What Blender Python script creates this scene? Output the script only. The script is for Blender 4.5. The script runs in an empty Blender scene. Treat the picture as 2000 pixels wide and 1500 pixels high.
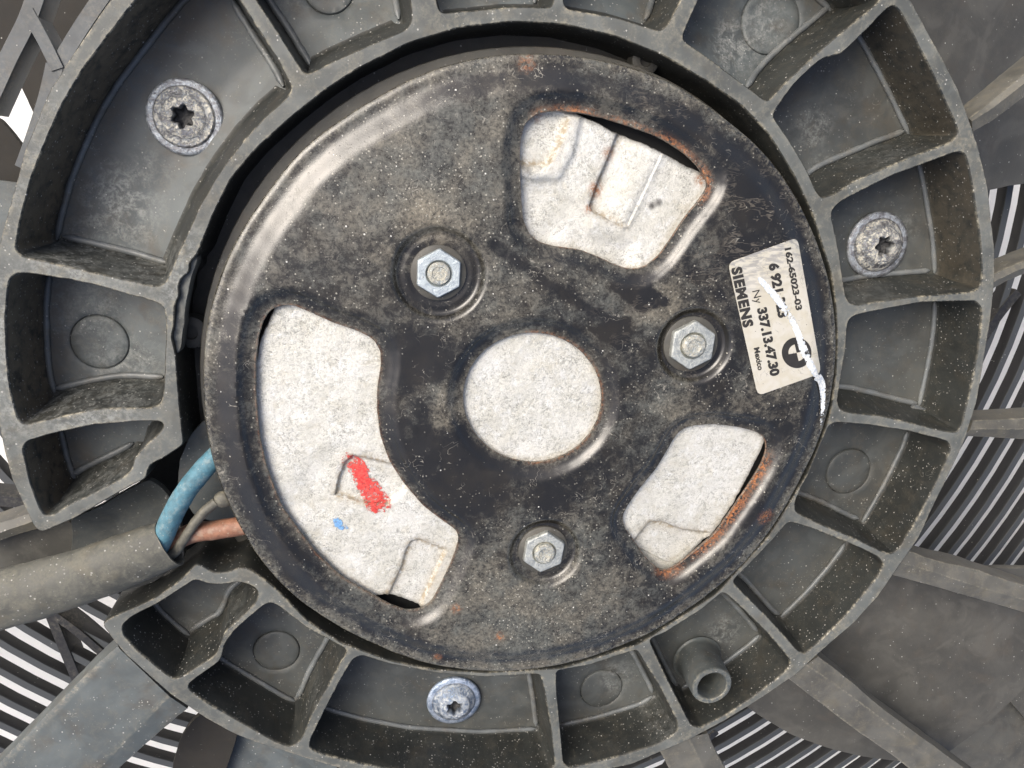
import bpy, bmesh, math, random
import numpy as np
from mathutils import Vector, Matrix, noise
from mathutils.geometry import delaunay_2d_cdt
from mathutils.kdtree import KDTree
random.seed(7); np.random.seed(7)
rad = math.radians
C = bpy.context.scene.collection
S = 1e-4                       # modelling unit: a tenth of a millimetre

# ------------------------------------------------------------------ camera
F = 1444.0                     # focal length in photo pixels (26 mm equivalent)
NAD = (760.0, 330.0)           # vanishing point of the motor axis in the photo
dn = Vector((NAD[0]-1000, 750-NAD[1], -F)).normalized()
zc = -dn
xc = Vector((1, 0, 0)); xc = (xc - xc.dot(zc)*zc).normalized()
yc = zc.cross(xc)
ROT = Matrix((xc, yc, zc))     # camera -> world
CAM = -(ROT @ Vector((0, 0, -1))) * F
cam_d = bpy.data.cameras.new('camera'); cam = bpy.data.objects.new('camera', cam_d); C.objects.link(cam)
cam.matrix_world = Matrix.Translation(CAM*S) @ ROT.to_4x4()
cam_d.sensor_width = 36; cam_d.lens = 36*F/2000
cam_d.clip_start = 0.005; cam_d.clip_end = 50
bpy.context.scene.camera = cam

# ------------------------------------------------------------------ light
SUN_EL, SUN_AZ = 48.0, 142.0      # azimuth counter-clockwise from +x (upper left of the picture)
w = bpy.data.worlds.new("World"); bpy.context.scene.world = w; w.use_nodes = True
nt = w.node_tree; bg = nt.nodes['Background']
sky = nt.nodes.new('ShaderNodeTexSky'); sky.sky_type = 'NISHITA'; sky.sun_disc = False
sky.sun_elevation = rad(SUN_EL); sky.sun_rotation = rad(90-SUN_AZ)
sky.air_density = 0.75; sky.dust_density = 7.0; sky.ozone_density = 1.6
nt.links.new(sky.outputs[0], bg.inputs[0]); bg.inputs[1].default_value = 0.15
sd = bpy.data.lights.new('sun', 'SUN'); sd.energy = 1.4; sd.angle = rad(42); sd.color = (1, .985, .90)
sun = bpy.data.objects.new('sun', sd); C.objects.link(sun)
sv = Vector((math.cos(rad(SUN_EL))*math.cos(rad(SUN_AZ)), math.cos(rad(SUN_EL))*math.sin(rad(SUN_AZ)), math.sin(rad(SUN_EL))))
sun.rotation_euler = sv.to_track_quat('Z', 'Y').to_euler(); sun.location = sv*1.0
vs = bpy.context.scene.view_settings
vs.view_transform = 'Standard'; vs.look = 'None'; vs.exposure = 0.58; vs.gamma = 1

# ------------------------------------------------------------------ helpers
def P(x, y, z=0.0):
    """photo pixel -> point of the plane at height z (modelling units)"""
    d = ROT @ Vector((x-1000, 750-y, -F))
    return CAM + d*((z-CAM.z)/d.z)
def P2(x, y, z=0.0):
    p = P(x, y, z); return (p.x, p.y)
def Psurf(x, y, zf, add=0.0):
    z = 20.0
    for _ in range(5):
        p = P(x, y, z); z = float(zf(p.x, p.y)) + add
    p = P(x, y, z); return Vector((p.x, p.y, z))
OC = Vector((50, -20))         # ring axis
def resample(pts, step, closed=True):
    pts = [Vector(p) for p in pts]; n = len(pts); out = []
    for i in range(n if closed else n-1):
        a, b = pts[i], pts[(i+1) % n]; L = (b-a).length; k = max(1, int(round(L/step)))
        for j in range(k): out.append(a.lerp(b, j/k))
    if not closed: out.append(pts[-1])
    return out
def smooth(pts, it, closed=True):
    a = np.array([tuple(p) for p in pts], float)
    for _ in range(it):
        if closed: a = (np.roll(a, 1, 0) + 2*a + np.roll(a, -1, 0))/4
        else: a[1:-1] = (a[:-2]+2*a[1:-1]+a[2:])/4
    return a
def wob(a, amp, wl, seed=0.0):
    out = a.copy()
    for i, p in enumerate(a):
        v = noise.noise_vector(Vector((p[0]/wl, p[1]/wl, seed)))
        out[i, 0] += v.x*amp; out[i, 1] += v.y*amp
    return out
def area(a): return .5*np.sum(a[:, 0]*np.roll(a[:, 1], -1) - np.roll(a[:, 0], -1)*a[:, 1])
def ccw(a): return a if area(a) > 0 else a[::-1].copy()
def normals(a):                # inward normals of a ccw loop
    t = np.roll(a, -1, 0) - np.roll(a, 1, 0); t /= np.maximum(1e-9, np.linalg.norm(t, axis=1))[:, None]
    return np.c_[-t[:, 1], t[:, 0]]
def loop(pts, step=6, sm=3, z=0.0, amp=0.7, wl=14, closed=True):
    q = [P2(x, y, z) for x, y in pts]
    a = smooth(resample(q, step, closed), sm, closed)
    a = wob(a, amp, wl) if amp else a
    return ccw(a) if closed else a
def inside(pts, poly):
    x, y = pts[:, 0], pts[:, 1]; r = np.zeros(len(pts), bool)
    px, py = poly[:, 0], poly[:, 1]; qx, qy = np.roll(px, -1), np.roll(py, -1)
    for i in range(len(poly)):
        if py[i] == qy[i]: continue
        c = ((py[i] > y) != (qy[i] > y)) & (x < (qx[i]-px[i])*(y-py[i])/(qy[i]-py[i]) + px[i])
        r ^= c
    return r
def polydist(pts, poly, closed=True):
    a = poly; b = np.roll(poly, -1, 0)
    if not closed: a = poly[:-1]; b = poly[1:]
    d = np.full(len(pts), 1e9)
    for p, q in zip(a, b):
        v = q-p; L = v@v
        t = np.clip(((pts-p)@v)/max(L, 1e-9), 0, 1)
        d = np.minimum(d, np.hypot(*(pts-p-t[:, None]*v).T))
    return d
def sstep(a, b, x): t = np.clip((x-a)/(b-a), 0, 1); return t*t*(3-2*t)
def fill(outer, holes, spacing, extra=None):
    """triangulate a region: returns pts (n,2), tris; loops keep their order at the front"""
    loops = [outer]+list(holes); pts = []; edges = []
    for l in loops:
        o = len(pts); n = len(l); pts += [tuple(p) for p in l]
        edges += [(o+i, o+(i+1) % n) for i in range(n)]
    if spacing:
        mn, mx = outer.min(0), outer.max(0)
        xs = np.arange(mn[0], mx[0], spacing); ys = np.arange(mn[1], mx[1], spacing*.866)
        g = np.array([(x+(spacing/2 if j % 2 else 0), y) for j, y in enumerate(ys) for x in xs])
        g = g + np.random.uniform(-.1, .1, g.shape)*spacing
        m = inside(g, outer)
        for h in holes: m &= ~inside(g, h)
        g = g[m]
        if extra is not None and len(extra):
            ex = np.array(extra); mm = inside(ex, outer)
            for h in holes: mm &= ~inside(ex, h)
            ex = ex[mm]; kd = KDTree(len(ex)); kept = []
            for i, p in enumerate(ex): kd.insert((p[0], p[1], 0), i)
            kd.balance()
            keep = np.ones(len(g), bool) if not len(ex) else np.array([kd.find((p[0], p[1], 0))[2] > spacing*.55 for p in g]); g = np.r_[g[keep], ex]
        d = np.ones(len(g), bool)
        for l in loops: d &= polydist(g, l) > min(2.0, spacing*.35)
        pts += [tuple(p) for p in g[d]]
    v, e, f, ov, oe, of = delaunay_2d_cdt([Vector(p) for p in pts], edges, [], 0, 1e-5)
    v = np.array([tuple(p) for p in v]); t = np.array([x for x in f if len(x) == 3])
    c = v[t].mean(1); m = inside(c, outer)
    for h in holes: m &= ~inside(c, h)
    t = t[m]
    a = v[t]; s = (a[:, 1, 0]-a[:, 0, 0])*(a[:, 2, 1]-a[:, 0, 1])-(a[:, 1, 1]-a[:, 0, 1])*(a[:, 2, 0]-a[:, 0, 0])
    t[s < 0] = t[s < 0][:, ::-1]
    return v, t

class MB:
    def __init__(s): s.v = []; s.f = []; s.at = {}
    def add(s, verts, faces, **attrs):
        o = len(s.v); s.v += [tuple(map(float, p)) for p in verts]; s.f += [tuple(int(i)+o for i in f) for f in faces]
        for k in set(list(s.at)+list(attrs)):
            l = s.at.setdefault(k, []); l += [0.0]*(o-len(l))
            a = attrs.get(k); l += list(a) if a is not None else [0.0]*len(verts)
        return o
    def strip(s, loops, closed=True, flip=False, **attrs):
        n = len(loops[0]); v = [p for l in loops for p in l]; f = []
        for k in range(len(loops)-1):
            for i in range(n if closed else n-1):
                j = (i+1) % n; q = (k*n+i, k*n+j, (k+1)*n+j, (k+1)*n+i)
                f.append(q[::-1] if flip else q)
        s.add(v, f, **attrs)
    def build(s, name, mat, parent=None, angle=50, base=None):
        me = bpy.data.meshes.new(name)
        b = Vector(base) if base is not None else Vector((0, 0, 0))
        me.from_pydata([(Vector(p)-b)*S for p in s.v], [], s.f); me.update()
        for k, l in s.at.items():
            a = me.attributes.new(k, 'FLOAT', 'POINT'); a.data.foreach_set('value', np.array(l+[0.0]*(len(s.v)-len(l)), np.float32))
        me.materials.append(mat)
        if angle: me.shade_smooth(); me.set_sharp_from_angle(angle=rad(angle))
        o = bpy.data.objects.new(name, me); C.objects.link(o); o.location = b*S
        if parent is not None:
            o.parent = parent; o.location = b*S - getattr_world(parent)
        return o
WORLD = {}
def getattr_world(o):
    l = Vector(o.location)
    while o.parent: o = o.parent; l += Vector(o.location)
    return l
def tag(o, label, cat, group=None, kind=None):
    if label: o['label'] = label
    if cat: o['category'] = cat
    if group: o['group'] = group
    if kind: o['kind'] = kind
    return o
def empty(name, p):
    o = bpy.data.objects.new(name, None); C.objects.link(o); o.location = Vector(p)*S; o.empty_display_size = .005; return o
def tube_mb(mb, path, radii, n=20, cap=True, squash=1.0, amp=0.0, wl=20):
    path = [Vector(p) for p in path]; loops = []; up = Vector((0, 0, 1))
    for i, p in enumerate(path):
        t = (path[min(i+1, len(path)-1)]-path[max(i-1, 0)]).normalized()
        s_ = t.cross(up).normalized(); u = s_.cross(t).normalized(); r = radii[i] if hasattr(radii, '__len__') else radii
        L = []
        for k in range(n):
            a = 2*math.pi*k/n
            q = p + (s_*math.cos(a)+u*math.sin(a)*squash)*r
            if amp: q = q + noise.noise_vector(q/wl)*amp
            L.append(q)
        loops.append(L)
    mb.strip(loops, flip=True)
    if cap:
        for L, fl in ((loops[0], False), (loops[-1], True)):
            mb.add(L, [tuple(range(n))[::-1] if fl else tuple(range(n))])
    return loops
def spline(pts, n=8):
    pts = [Vector(p) for p in pts]; q = [pts[0]*2-pts[1]]+pts+[pts[-1]*2-pts[-2]]; out = []
    for i in range(1, len(q)-2):
        for k in range(n):
            t = k/n; a, b, c, d = q[i-1:i+3]
            out.append(.5*((2*b)+(c-a)*t+(2*a-5*b+4*c-d)*t*t+(3*b-a-3*c+d)*t*t*t))
    out.append(pts[-1]); return out

# ------------------------------------------------------------------ materials
class M:
    def __init__(s, name):
        s.m = bpy.data.materials.new(name); s.m.use_nodes = True; s.nt = s.m.node_tree; s.b = s.nt.nodes['Principled BSDF']
        g = s.n('ShaderNodeNewGeometry'); v = s.n('ShaderNodeVectorMath'); v.operation = 'SCALE'; v.inputs['Scale'].default_value = 1/S
        s.l(g.outputs['Position'], v.inputs[0]); s.co = v.outputs[0]; s.geo = g
    def n(s, t): return s.nt.nodes.new(t)
    def l(s, a, b): s.nt.links.new(a, b)
    def put(s, sock, v):
        if isinstance(v, (int, float)): sock.default_value = v
        elif isinstance(v, tuple): sock.default_value = (*v, 1) if len(v) == 3 and len(sock.default_value) == 4 else v
        else: s.l(v, sock)
    def stretch(s, sc, rz=0):
        mp = s.n('ShaderNodeMapping'); s.l(s.co, mp.inputs[0]); mp.inputs['Scale'].default_value = sc; mp.inputs['Rotation'].default_value = (0, 0, rad(rz)); return mp.outputs[0]
    def noise(s, wl, detail=4, rough=.6, dist=0, off=0, co=None):
        k = s.n('ShaderNodeTexNoise'); k.inputs['Scale'].default_value = 1/wl; k.inputs['Detail'].default_value = detail
        k.inputs['Roughness'].default_value = rough; k.inputs['Distortion'].default_value = dist
        c = co or s.co
        if off:
            a = s.n('ShaderNodeVectorMath'); a.operation = 'ADD'; a.inputs[1].default_value = (off*97.3, off*31.1, off*57.7); s.l(c, a.inputs[0]); c = a.outputs[0]
        s.l(c, k.inputs['Vector']); return k.outputs['Fac']
    def math(s, op, a, b=0.0, clamp=False):
        k = s.n('ShaderNodeMath'); k.operation = op; k.use_clamp = clamp; s.put(k.inputs[0], a); s.put(k.inputs[1], b); return k.outputs[0]
    def rng(s, f, a, b, c=0.0, d=1.0):
        k = s.n('ShaderNodeMapRange'); k.interpolation_type = 'SMOOTHSTEP'; s.put(k.inputs[0], f)
        for i, v in zip((1, 2, 3, 4), (a, b, c, d)): s.put(k.inputs[i], v)
        return k.outputs[0]
    def mix(s, f, a, b):
        k = s.n('ShaderNodeMix'); k.data_type = 'RGBA'; s.put(k.inputs[0], f); s.put(k.inputs[6], a); s.put(k.inputs[7], b); return k.outputs[2]
    def attr(s, name):
        k = s.n('ShaderNodeAttribute'); k.attribute_name = name; return k.outputs['Fac']
    def specks(s, cell, density, size, off=0):
        """sparse round grains: cell spacing, share of cells that hold one (socket or number), radius in cells"""
        k = s.n('ShaderNodeTexVoronoi'); k.feature = 'F1'; k.inputs['Scale'].default_value = 1/cell; k.inputs['Randomness'].default_value = 1
        c = s.co
        if off:
            a = s.n('ShaderNodeVectorMath'); a.operation = 'ADD'; a.inputs[1].default_value = (off*11.3, off*7.1, off*5.7); s.l(c, a.inputs[0]); c = a.outputs[0]
        s.l(c, k.inputs['Vector']); sep = s.n('ShaderNodeSeparateColor'); s.l(k.outputs['Color'], sep.inputs[0])
        on = s.math('LESS_THAN', sep.outputs[0], density)
        rr = s.math('MULTIPLY', s.rng(sep.outputs[1], 0, 1, .35, 1), size)
        d = s.math('DIVIDE', k.outputs['Distance'], rr)
        return s.math('MULTIPLY', s.rng(d, 1.0, .55), on), sep.outputs[2]
    def lines(s, wl, width, gate_wl, gate, off=0, co=None, dist=.6):
        """fine hair-like contour lines, only where a second noise is high"""
        a = s.noise(wl, 2, .5, dist, off, co); a = s.math('ABSOLUTE', s.math('SUBTRACT', a, .5))
        m = s.rng(a, width, width*.3); g = s.rng(s.noise(gate_wl, 2, .5, 0, off+1), gate, gate+.06)
        return s.math('MULTIPLY', m, g)
    def out(s, color, rough=.5, metal=0.0, bump=None, dist=1.0, strength=1.0, spec=None):
        s.put(s.b.inputs['Base Color'], color); s.put(s.b.inputs['Roughness'], rough); s.put(s.b.inputs['Metallic'], metal)
        if spec is not None: s.put(s.b.inputs['Specular IOR Level'], spec)
        if bump is not None:
            k = s.n('ShaderNodeBump'); k.inputs['Distance'].default_value = dist*S; k.inputs['Strength'].default_value = strength
            s.l(bump, k.inputs['Height']); s.l(k.outputs[0], s.b.inputs['Normal'])
        return s.m

def plastic(name, base=(.058, .064, .062), dust=(.17, .158, .125), amount=.5, speck=.28, rough=.52, salt=(.30, .31, .29), warm=(.075, .062, .045), scratch=True, spk_size=.17):
    m = M(name)
    big = m.noise(150, 4, .6); mid = m.noise(30, 6, .7, .4, 3); fine = m.noise(4.0, 3, .6, 0, 5)
    col = m.mix(m.rng(big, .35, .7), tuple(c*.8 for c in base), tuple(c*1.18 for c in base))
    col = m.mix(m.math('MULTIPLY', m.rng(m.noise(70, 4, .6, .4, 11), .5, .72), .55), col, warm)
    dm = m.math('MULTIPLY', m.rng(mid, .44, .66), m.rng(fine, .25, .7)); dm = m.math('MULTIPLY', dm, amount)
    col = m.mix(dm, col, dust)
    sa = m.math('MULTIPLY', m.attr('salt'), m.math('MULTIPLY', m.rng(m.noise(20, 5, .7, .5, 7), .38, .62), m.rng(m.noise(5, 4, .7, 0, 8), .3, .62)))
    col = m.mix(sa, col, salt)
    fl_ = m.rng(m.noise(95, 3, .6, .8, 41), .46, .62); col = m.mix(m.math('MULTIPLY', fl_, .28), col, tuple(c*1.9 for c in base))
    er = m.attr('edge'); em = m.math('MULTIPLY', m.math('MULTIPLY', er, m.rng(m.noise(9, 4, .7, .2, 9), .40, .66)), m.rng(m.noise(70, 3, .6, .2, 19), .42, .6, .25, 1))
    col = m.mix(m.math('MULTIPLY', em, .8), col, (.33, .30, .22))
    col = m.mix(m.math('MULTIPLY', m.attr('dirt'), m.rng(m.noise(24, 4, .65, .4, 13), .25, .6)), col, (.115, .095, .065))
    col = m.mix(m.attr('tone'), col, salt)  # lit slat tops: paler colour painted over the dark base
    gate = m.rng(m.noise(50, 4, .65, .3, 15), .42, .66, speck*.35, speck*2.8)
    gate = m.math('ADD', gate, m.math('MULTIPLY', m.attr('grit'), .8))
    s1, r1 = m.specks(7.0, gate, .30); s2, r2 = m.specks(15, m.math('MULTIPLY', gate, .35), .13, 4)
    sp = m.math('MAXIMUM', m.math('MULTIPLY', s1, m.rng(r1, .1, 1, .2, .95)), s2)
    col = m.mix(m.math('MULTIPLY', sp, .8), col, (.45, .44, .40))
    if scratch:
        ln = m.lines(30, .006, 50, .62, 21); col = m.mix(m.math('MULTIPLY', ln, .5), col, (.3, .29, .25))
    r = m.math('ADD', rough, m.math('MULTIPLY', m.math('ADD', dm, sa), .3))
    h = m.math('ADD', m.math('MULTIPLY', fine, .5), m.math('ADD', m.math('MULTIPLY', mid, 1.2), m.math('MULTIPLY', sp, 1.5)))
    return m.out(col, r, 0, h, .8, .4)
MAT = {}
MAT['plastic'] = plastic('grey_plastic', base=(.074, .085, .086), amount=.35, speck=.34)
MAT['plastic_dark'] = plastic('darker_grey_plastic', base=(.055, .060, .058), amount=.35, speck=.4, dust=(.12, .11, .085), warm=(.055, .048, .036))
MAT['bead'] = plastic('sky_lit_bead_plastic', base=(.105, .115, .118), amount=.5, speck=.4, rough=.42)  # paler copy of the ring plastic: sky light on the beads painted in
MAT['wall_shade'] = plastic('shaded_wall_plastic', base=(.022, .024, .022), amount=.25, speck=.6, warm=(.034, .030, .022), rough=.5, dust=(.12, .105, .075))  # dark copy of the ring plastic: shade of the pocket walls painted in
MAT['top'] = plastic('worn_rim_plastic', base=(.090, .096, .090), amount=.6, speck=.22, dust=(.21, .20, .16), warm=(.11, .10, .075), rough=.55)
MAT['blade'] = plastic('blade_plastic', base=(.060, .058, .050), amount=.15, speck=.1, dust=(.13, .12, .09), warm=(.066, .058, .046), rough=.42, scratch=False)
MAT['brown_blade'] = plastic('dusty_brown_blade', base=(.016, .014, .011), amount=.3, speck=.05, dust=(.045, .038, .028), warm=(.024, .019, .013), rough=.85)
MAT['spoke'] = plastic('spoke_plastic', base=(.078, .076, .066), amount=.35, speck=.12, dust=(.22, .195, .14), warm=(.13, .115, .08), rough=.55)
MAT['casing'] = plastic('casing_plastic', base=(.060, .058, .049), amount=.8, speck=.12, dust=(.09, .085, .07), rough=.5)
MAT['slat'] = plastic('slat_plastic', base=(.012, .012, .013), amount=.1, speck=.03, rough=.5, scratch=False, salt=(.05, .054, .056), dust=(.05, .05, .05), warm=(.014, .013, .012))  # near-black base paints in the shaded sides; salt holds the lit-top colour
MAT['lattice'] = plastic('lattice_plastic', base=(.062, .070, .076), amount=.15, speck=.03, rough=.5, scratch=False)
MAT['sleeve'] = plastic('cable_sleeve_rubber', base=(.070, .070, .060), amount=.35, speck=.4, dust=(.14, .135, .11), salt=(.15, .145, .115), warm=(.16, .14, .095), rough=.6)

def paint_black():
    m = M('dusty_black_paint')
    d = m.attr('dust'); fine = m.noise(5.5, 5, .78, 0, 2); mid = m.noise(22, 6, .75, .5, 3); big = m.noise(110, 4, .6, .3, 4)
    v = m.math('ADD', d, m.math('ADD', m.math('MULTIPLY', m.math('SUBTRACT', big, .5), 1.0), m.math('MULTIPLY', m.math('SUBTRACT', mid, .5), 1.75)))
    cover = m.math('MULTIPLY', m.rng(v, .14, .98), m.rng(fine, .36, .62, .30, 1.0))
    base = m.mix(m.rng(m.noise(50, 3, .5, 0, 6), .4, .7), (.013, .012, .010), (.020, .017, .012))
    dustc = m.mix(m.rng(m.noise(60, 3, .6, 0, 8), .35, .65), (.125, .128, .110), (.165, .152, .118))
    dustc = m.mix(m.attr('tan'), dustc, (.26, .225, .16))
    col = m.mix(cover, base, dustc)
    gate = m.rng(m.math('ADD', d, m.math('MULTIPLY', m.math('SUBTRACT', m.noise(45, 4, .65, .3, 10), .2), 1.6)), .5, 1.3, .1, 1.0)
    s1, r1 = m.specks(6.0, gate, .34); s2, r2 = m.specks(15, m.math('MULTIPLY', gate, .3), .14, 5)
    col = m.mix(m.math('MULTIPLY', s1, m.rng(r1, .2, 1, .1, .75)), col, (.42, .40, .33)); col = m.mix(s2, col, (.6, .59, .54))
    ru = m.math('MULTIPLY', m.attr('rust'), m.rng(m.noise(7, 4, .7, .3, 12), .40, .56))
    col = m.mix(ru, col, m.mix(m.rng(m.noise(4, 3, .6, 0, 14), .4, .65), (.16, .055, .018), (.46, .17, .045)))
    ra = m.math('MULTIPLY', m.attr('rim'), m.rng(m.noise(8, 6, .8, .5, 16), .44, .68)); col = m.mix(ra, col, (.25, .23, .175))
    sw = m.lines(9, .05, 46, .5, 30, m.stretch((.25, 1, 1), 42), 1.2); col = m.mix(m.math('MULTIPLY', m.math('MULTIPLY', sw, .5), m.attr('swirl')), col, (.16, .14, .11))
    ln = m.lines(30, .007, 60, .57, 34); col = m.mix(m.math('MULTIPLY', ln, .6), col, (.33, .31, .26))
    r = m.rng(m.math('ADD', cover, ru), 0, 1, .24, .5)
    h = m.math('ADD', m.math('MULTIPLY', fine, .5), m.math('ADD', m.math('MULTIPLY', cover, .9), m.math('MULTIPLY', m.math('ADD', s1, m.math('ADD', s2, ru)), 1.0)))
    m.b.inputs['Specular IOR Level'].default_value = .6; m.b.inputs['Coat Weight'].default_value = .3; m.b.inputs['Coat Roughness'].default_value = .26
    return m.out(col, r, 0, h, .7, .4)
MAT['paint'] = paint_black()
def alu():
    m = M('cast_aluminium')
    fine = m.noise(2.8, 5, .75, 0, 1); mid = m.noise(9, 5, .7, .2, 3); big = m.noise(80, 3, .6, 0, 5)
    col = m.mix(m.rng(big, .3, .7), (.56, .55, .49), (.65, .645, .60)); col = m.mix(m.math('MULTIPLY', m.rng(m.noise(24, 5, .7, .4, 21), .5, .66), .5), col, (.74, .75, .74)); col = m.mix(m.math('MULTIPLY', m.rng(m.noise(30, 5, .7, .4, 23), .52, .68), .45), col, (.47, .44, .35))
    col = m.mix(m.math('MULTIPLY', m.math('MULTIPLY', m.rng(m.math('MULTIPLY', fine, m.rng(mid, .2, .8, .75, 1.25)), .53, .38), m.rng(m.noise(45, 3, .6, .3, 31), .35, .65, .35, 1)), .8), col, (.24, .24, .21))
    s1, _ = m.specks(7, .3, .2, 3); col = m.mix(m.math('MULTIPLY', s1, .5), col, (.14, .13, .11))
    s2, _ = m.specks(6, .35, .25, 6); col = m.mix(m.math('MULTIPLY', s2, .6), col, (.85, .85, .82))
    col = m.mix(m.math('MULTIPLY', m.attr('dirt'), m.rng(m.noise(9, 4, .7, .2, 9), .3, .65)), col, (.33, .28, .20))
    ru = m.math('MULTIPLY', m.attr('rust'), m.rng(m.noise(6, 4, .7, .2, 10), .38, .55)); col = m.mix(ru, col, (.32, .12, .04))
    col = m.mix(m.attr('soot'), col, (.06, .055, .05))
    h = m.math('ADD', fine, m.math('MULTIPLY', mid, 1.6))
    return m.out(col, .5, .25, h, 1.5, .7)
MAT['alu'] = alu()
def zinc(name, a, b, crust, camt, rough=.42):
    m = M(name)
    n1 = m.noise(12, 5, .7, .5, 1); n2 = m.noise(4, 4, .7, 0, 2)
    col = m.mix(m.rng(n1, .38, .62), a, b)
    cr = m.math('MULTIPLY', m.rng(m.math('ADD', m.math('MULTIPLY', n1, .5), m.math('MULTIPLY', n2, .5)), .44, .56), camt)
    cr = m.math('MULTIPLY', cr, m.rng(m.attr('crust'), 0, 1, .12, 1))
    col = m.mix(cr, col, crust); s1, _ = m.specks(7, .25, .22); col = m.mix(m.math('MULTIPLY', s1, .8), col, (.07, .065, .06))
    col = m.mix(m.attr('hollow'), col, (.05, .05, .05))  # shade of the recess and groove painted dark into the colour
    h = m.math('ADD', n2, m.math('MULTIPLY', cr, 1.5))
    return m.out(col, m.rng(cr, 0, 1, rough, .8), m.rng(cr, 0, 1, .75, .1), h, 1.5, .8)
MAT['screw_crust'] = zinc('crusted_zinc', (.24, .24, .25), (.46, .51, .56), (.64, .61, .52), .95)
MAT['screw_blue'] = zinc('blue_zinc', (.24, .31, .42), (.52, .60, .72), (.60, .60, .55), .6)
MAT['nut'] = zinc('pale_zinc', (.40, .45, .48), (.50, .56, .58), (.45, .40, .28), .5, .5)
MAT['nut_tan'] = zinc('tarnished_zinc', (.40, .42, .40), (.60, .62, .58), (.42, .34, .2), .6, .5)
def simple(name, col, rough=.6, metal=0.0, var=.25, wl=12, spk=None, bump=.4):
    m = M(name); n = m.noise(wl, 5, .7, .2)
    c = m.mix(m.rng(n, .3, .7), tuple(x*(1-var) for x in col), tuple(min(1, x*(1+var)) for x in col))
    if spk:
        s1, _ = m.specks(7, .5, .25); c = m.mix(m.math('MULTIPLY', s1, .7), c, spk)
        d = m.rng(m.noise(20, 5, .7, .3, 4), .48, .7); c = m.mix(m.math('MULTIPLY', d, .5), c, spk)
    return m.out(c, rough, metal, n, 1.0, bump)
MAT['blue_wire'] = simple('blue_wire_insulation', (.065, .165, .21), .65, spk=(.27, .31, .30))
MAT['brown_wire'] = simple('brown_wire_insulation', (.26, .125, .075), .5, spk=(.38, .31, .23))
MAT['grey_wire'] = simple('grey_wire_insulation', (.10, .095, .075), .6, spk=(.24, .22, .16))
MAT['ink'] = simple('black_print', (.022, .02, .018), .6, var=.2)
MAT['black'] = simple('plain_black', (.012, .012, .012), .7)
def label_mat():
    m = M('scratched_silver_label'); n = m.noise(25, 4, .6, .3)
    c = m.mix(m.rng(n, .35, .65), (.62, .575, .455), (.67, .635, .54))
    c = m.mix(m.math('MULTIPLY', m.attr('worn'), m.rng(m.noise(7, 3, .6, .4, 2, m.stretch((.3, 1, 1), -50)), .42, .6)), c, (.34, .33, .31))
    s1, _ = m.specks(9, .2, .13); c = m.mix(s1, c, (.12, .1, .08))
    l = m.lines(24, .006, 60, .5, 4); c = m.mix(m.math('MULTIPLY', l, .6), c, (.2, .18, .15))
    return m.out(c, .45, .35, n, .5, .3)
MAT['label'] = label_mat()
def daub(name, col, col2, lo, hi):
    m = M(name); n = m.noise(13, 4, .6, .4); n2 = m.noise(5, 3, .6, 0, 2)
    c = m.mix(m.rng(n2, .35, .65), col, col2); m.out(c, .5, 0, n2, 1.0, .6)
    v = m.math('ADD', m.math('MULTIPLY', n, .6), m.math('MULTIPLY', n2, .4))
    a = m.rng(m.math('ADD', v, m.math('MULTIPLY', m.attr('solid'), .5)), lo, hi); m.l(a, m.b.inputs['Alpha']); return m.m
MAT['red_paint'] = daub('red_paint', (.52, .03, .03), (.62, .09, .07), .55, .69)
MAT['blue_paint'] = daub('blue_paint', (.10, .24, .48), (.2, .38, .6), .66, .76)
MAT['white_paint'] = daub('white_correction_paint', (.76, .76, .72), (.45, .50, .55), .48, .56)
def concrete():
    m = M('pale_ground'); n = m.noise(900, 5, .6, .5); f = m.noise(14, 5, .7, 0, 3)
    c = m.mix(m.rng(n, .35, .65), (.74, .74, .72), (.84, .83, .79)); c = m.mix(m.rng(f, .6, .75, 0, .5), c, (.55, .56, .55))
    return m.out(c, .9, 0, f, 4, .5)
MAT['ground'] = concrete()

# ------------------------------------------------------------------ ground
mb = MB(); G = 400000
mb.add([(-G, -G, -1050), (G, -G, -1050), (G, G, -1050), (-G, G, -1050)], [(0, 1, 2, 3)])
g = mb.build('ground', MAT['ground'], angle=None); g['kind'] = 'structure'

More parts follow.
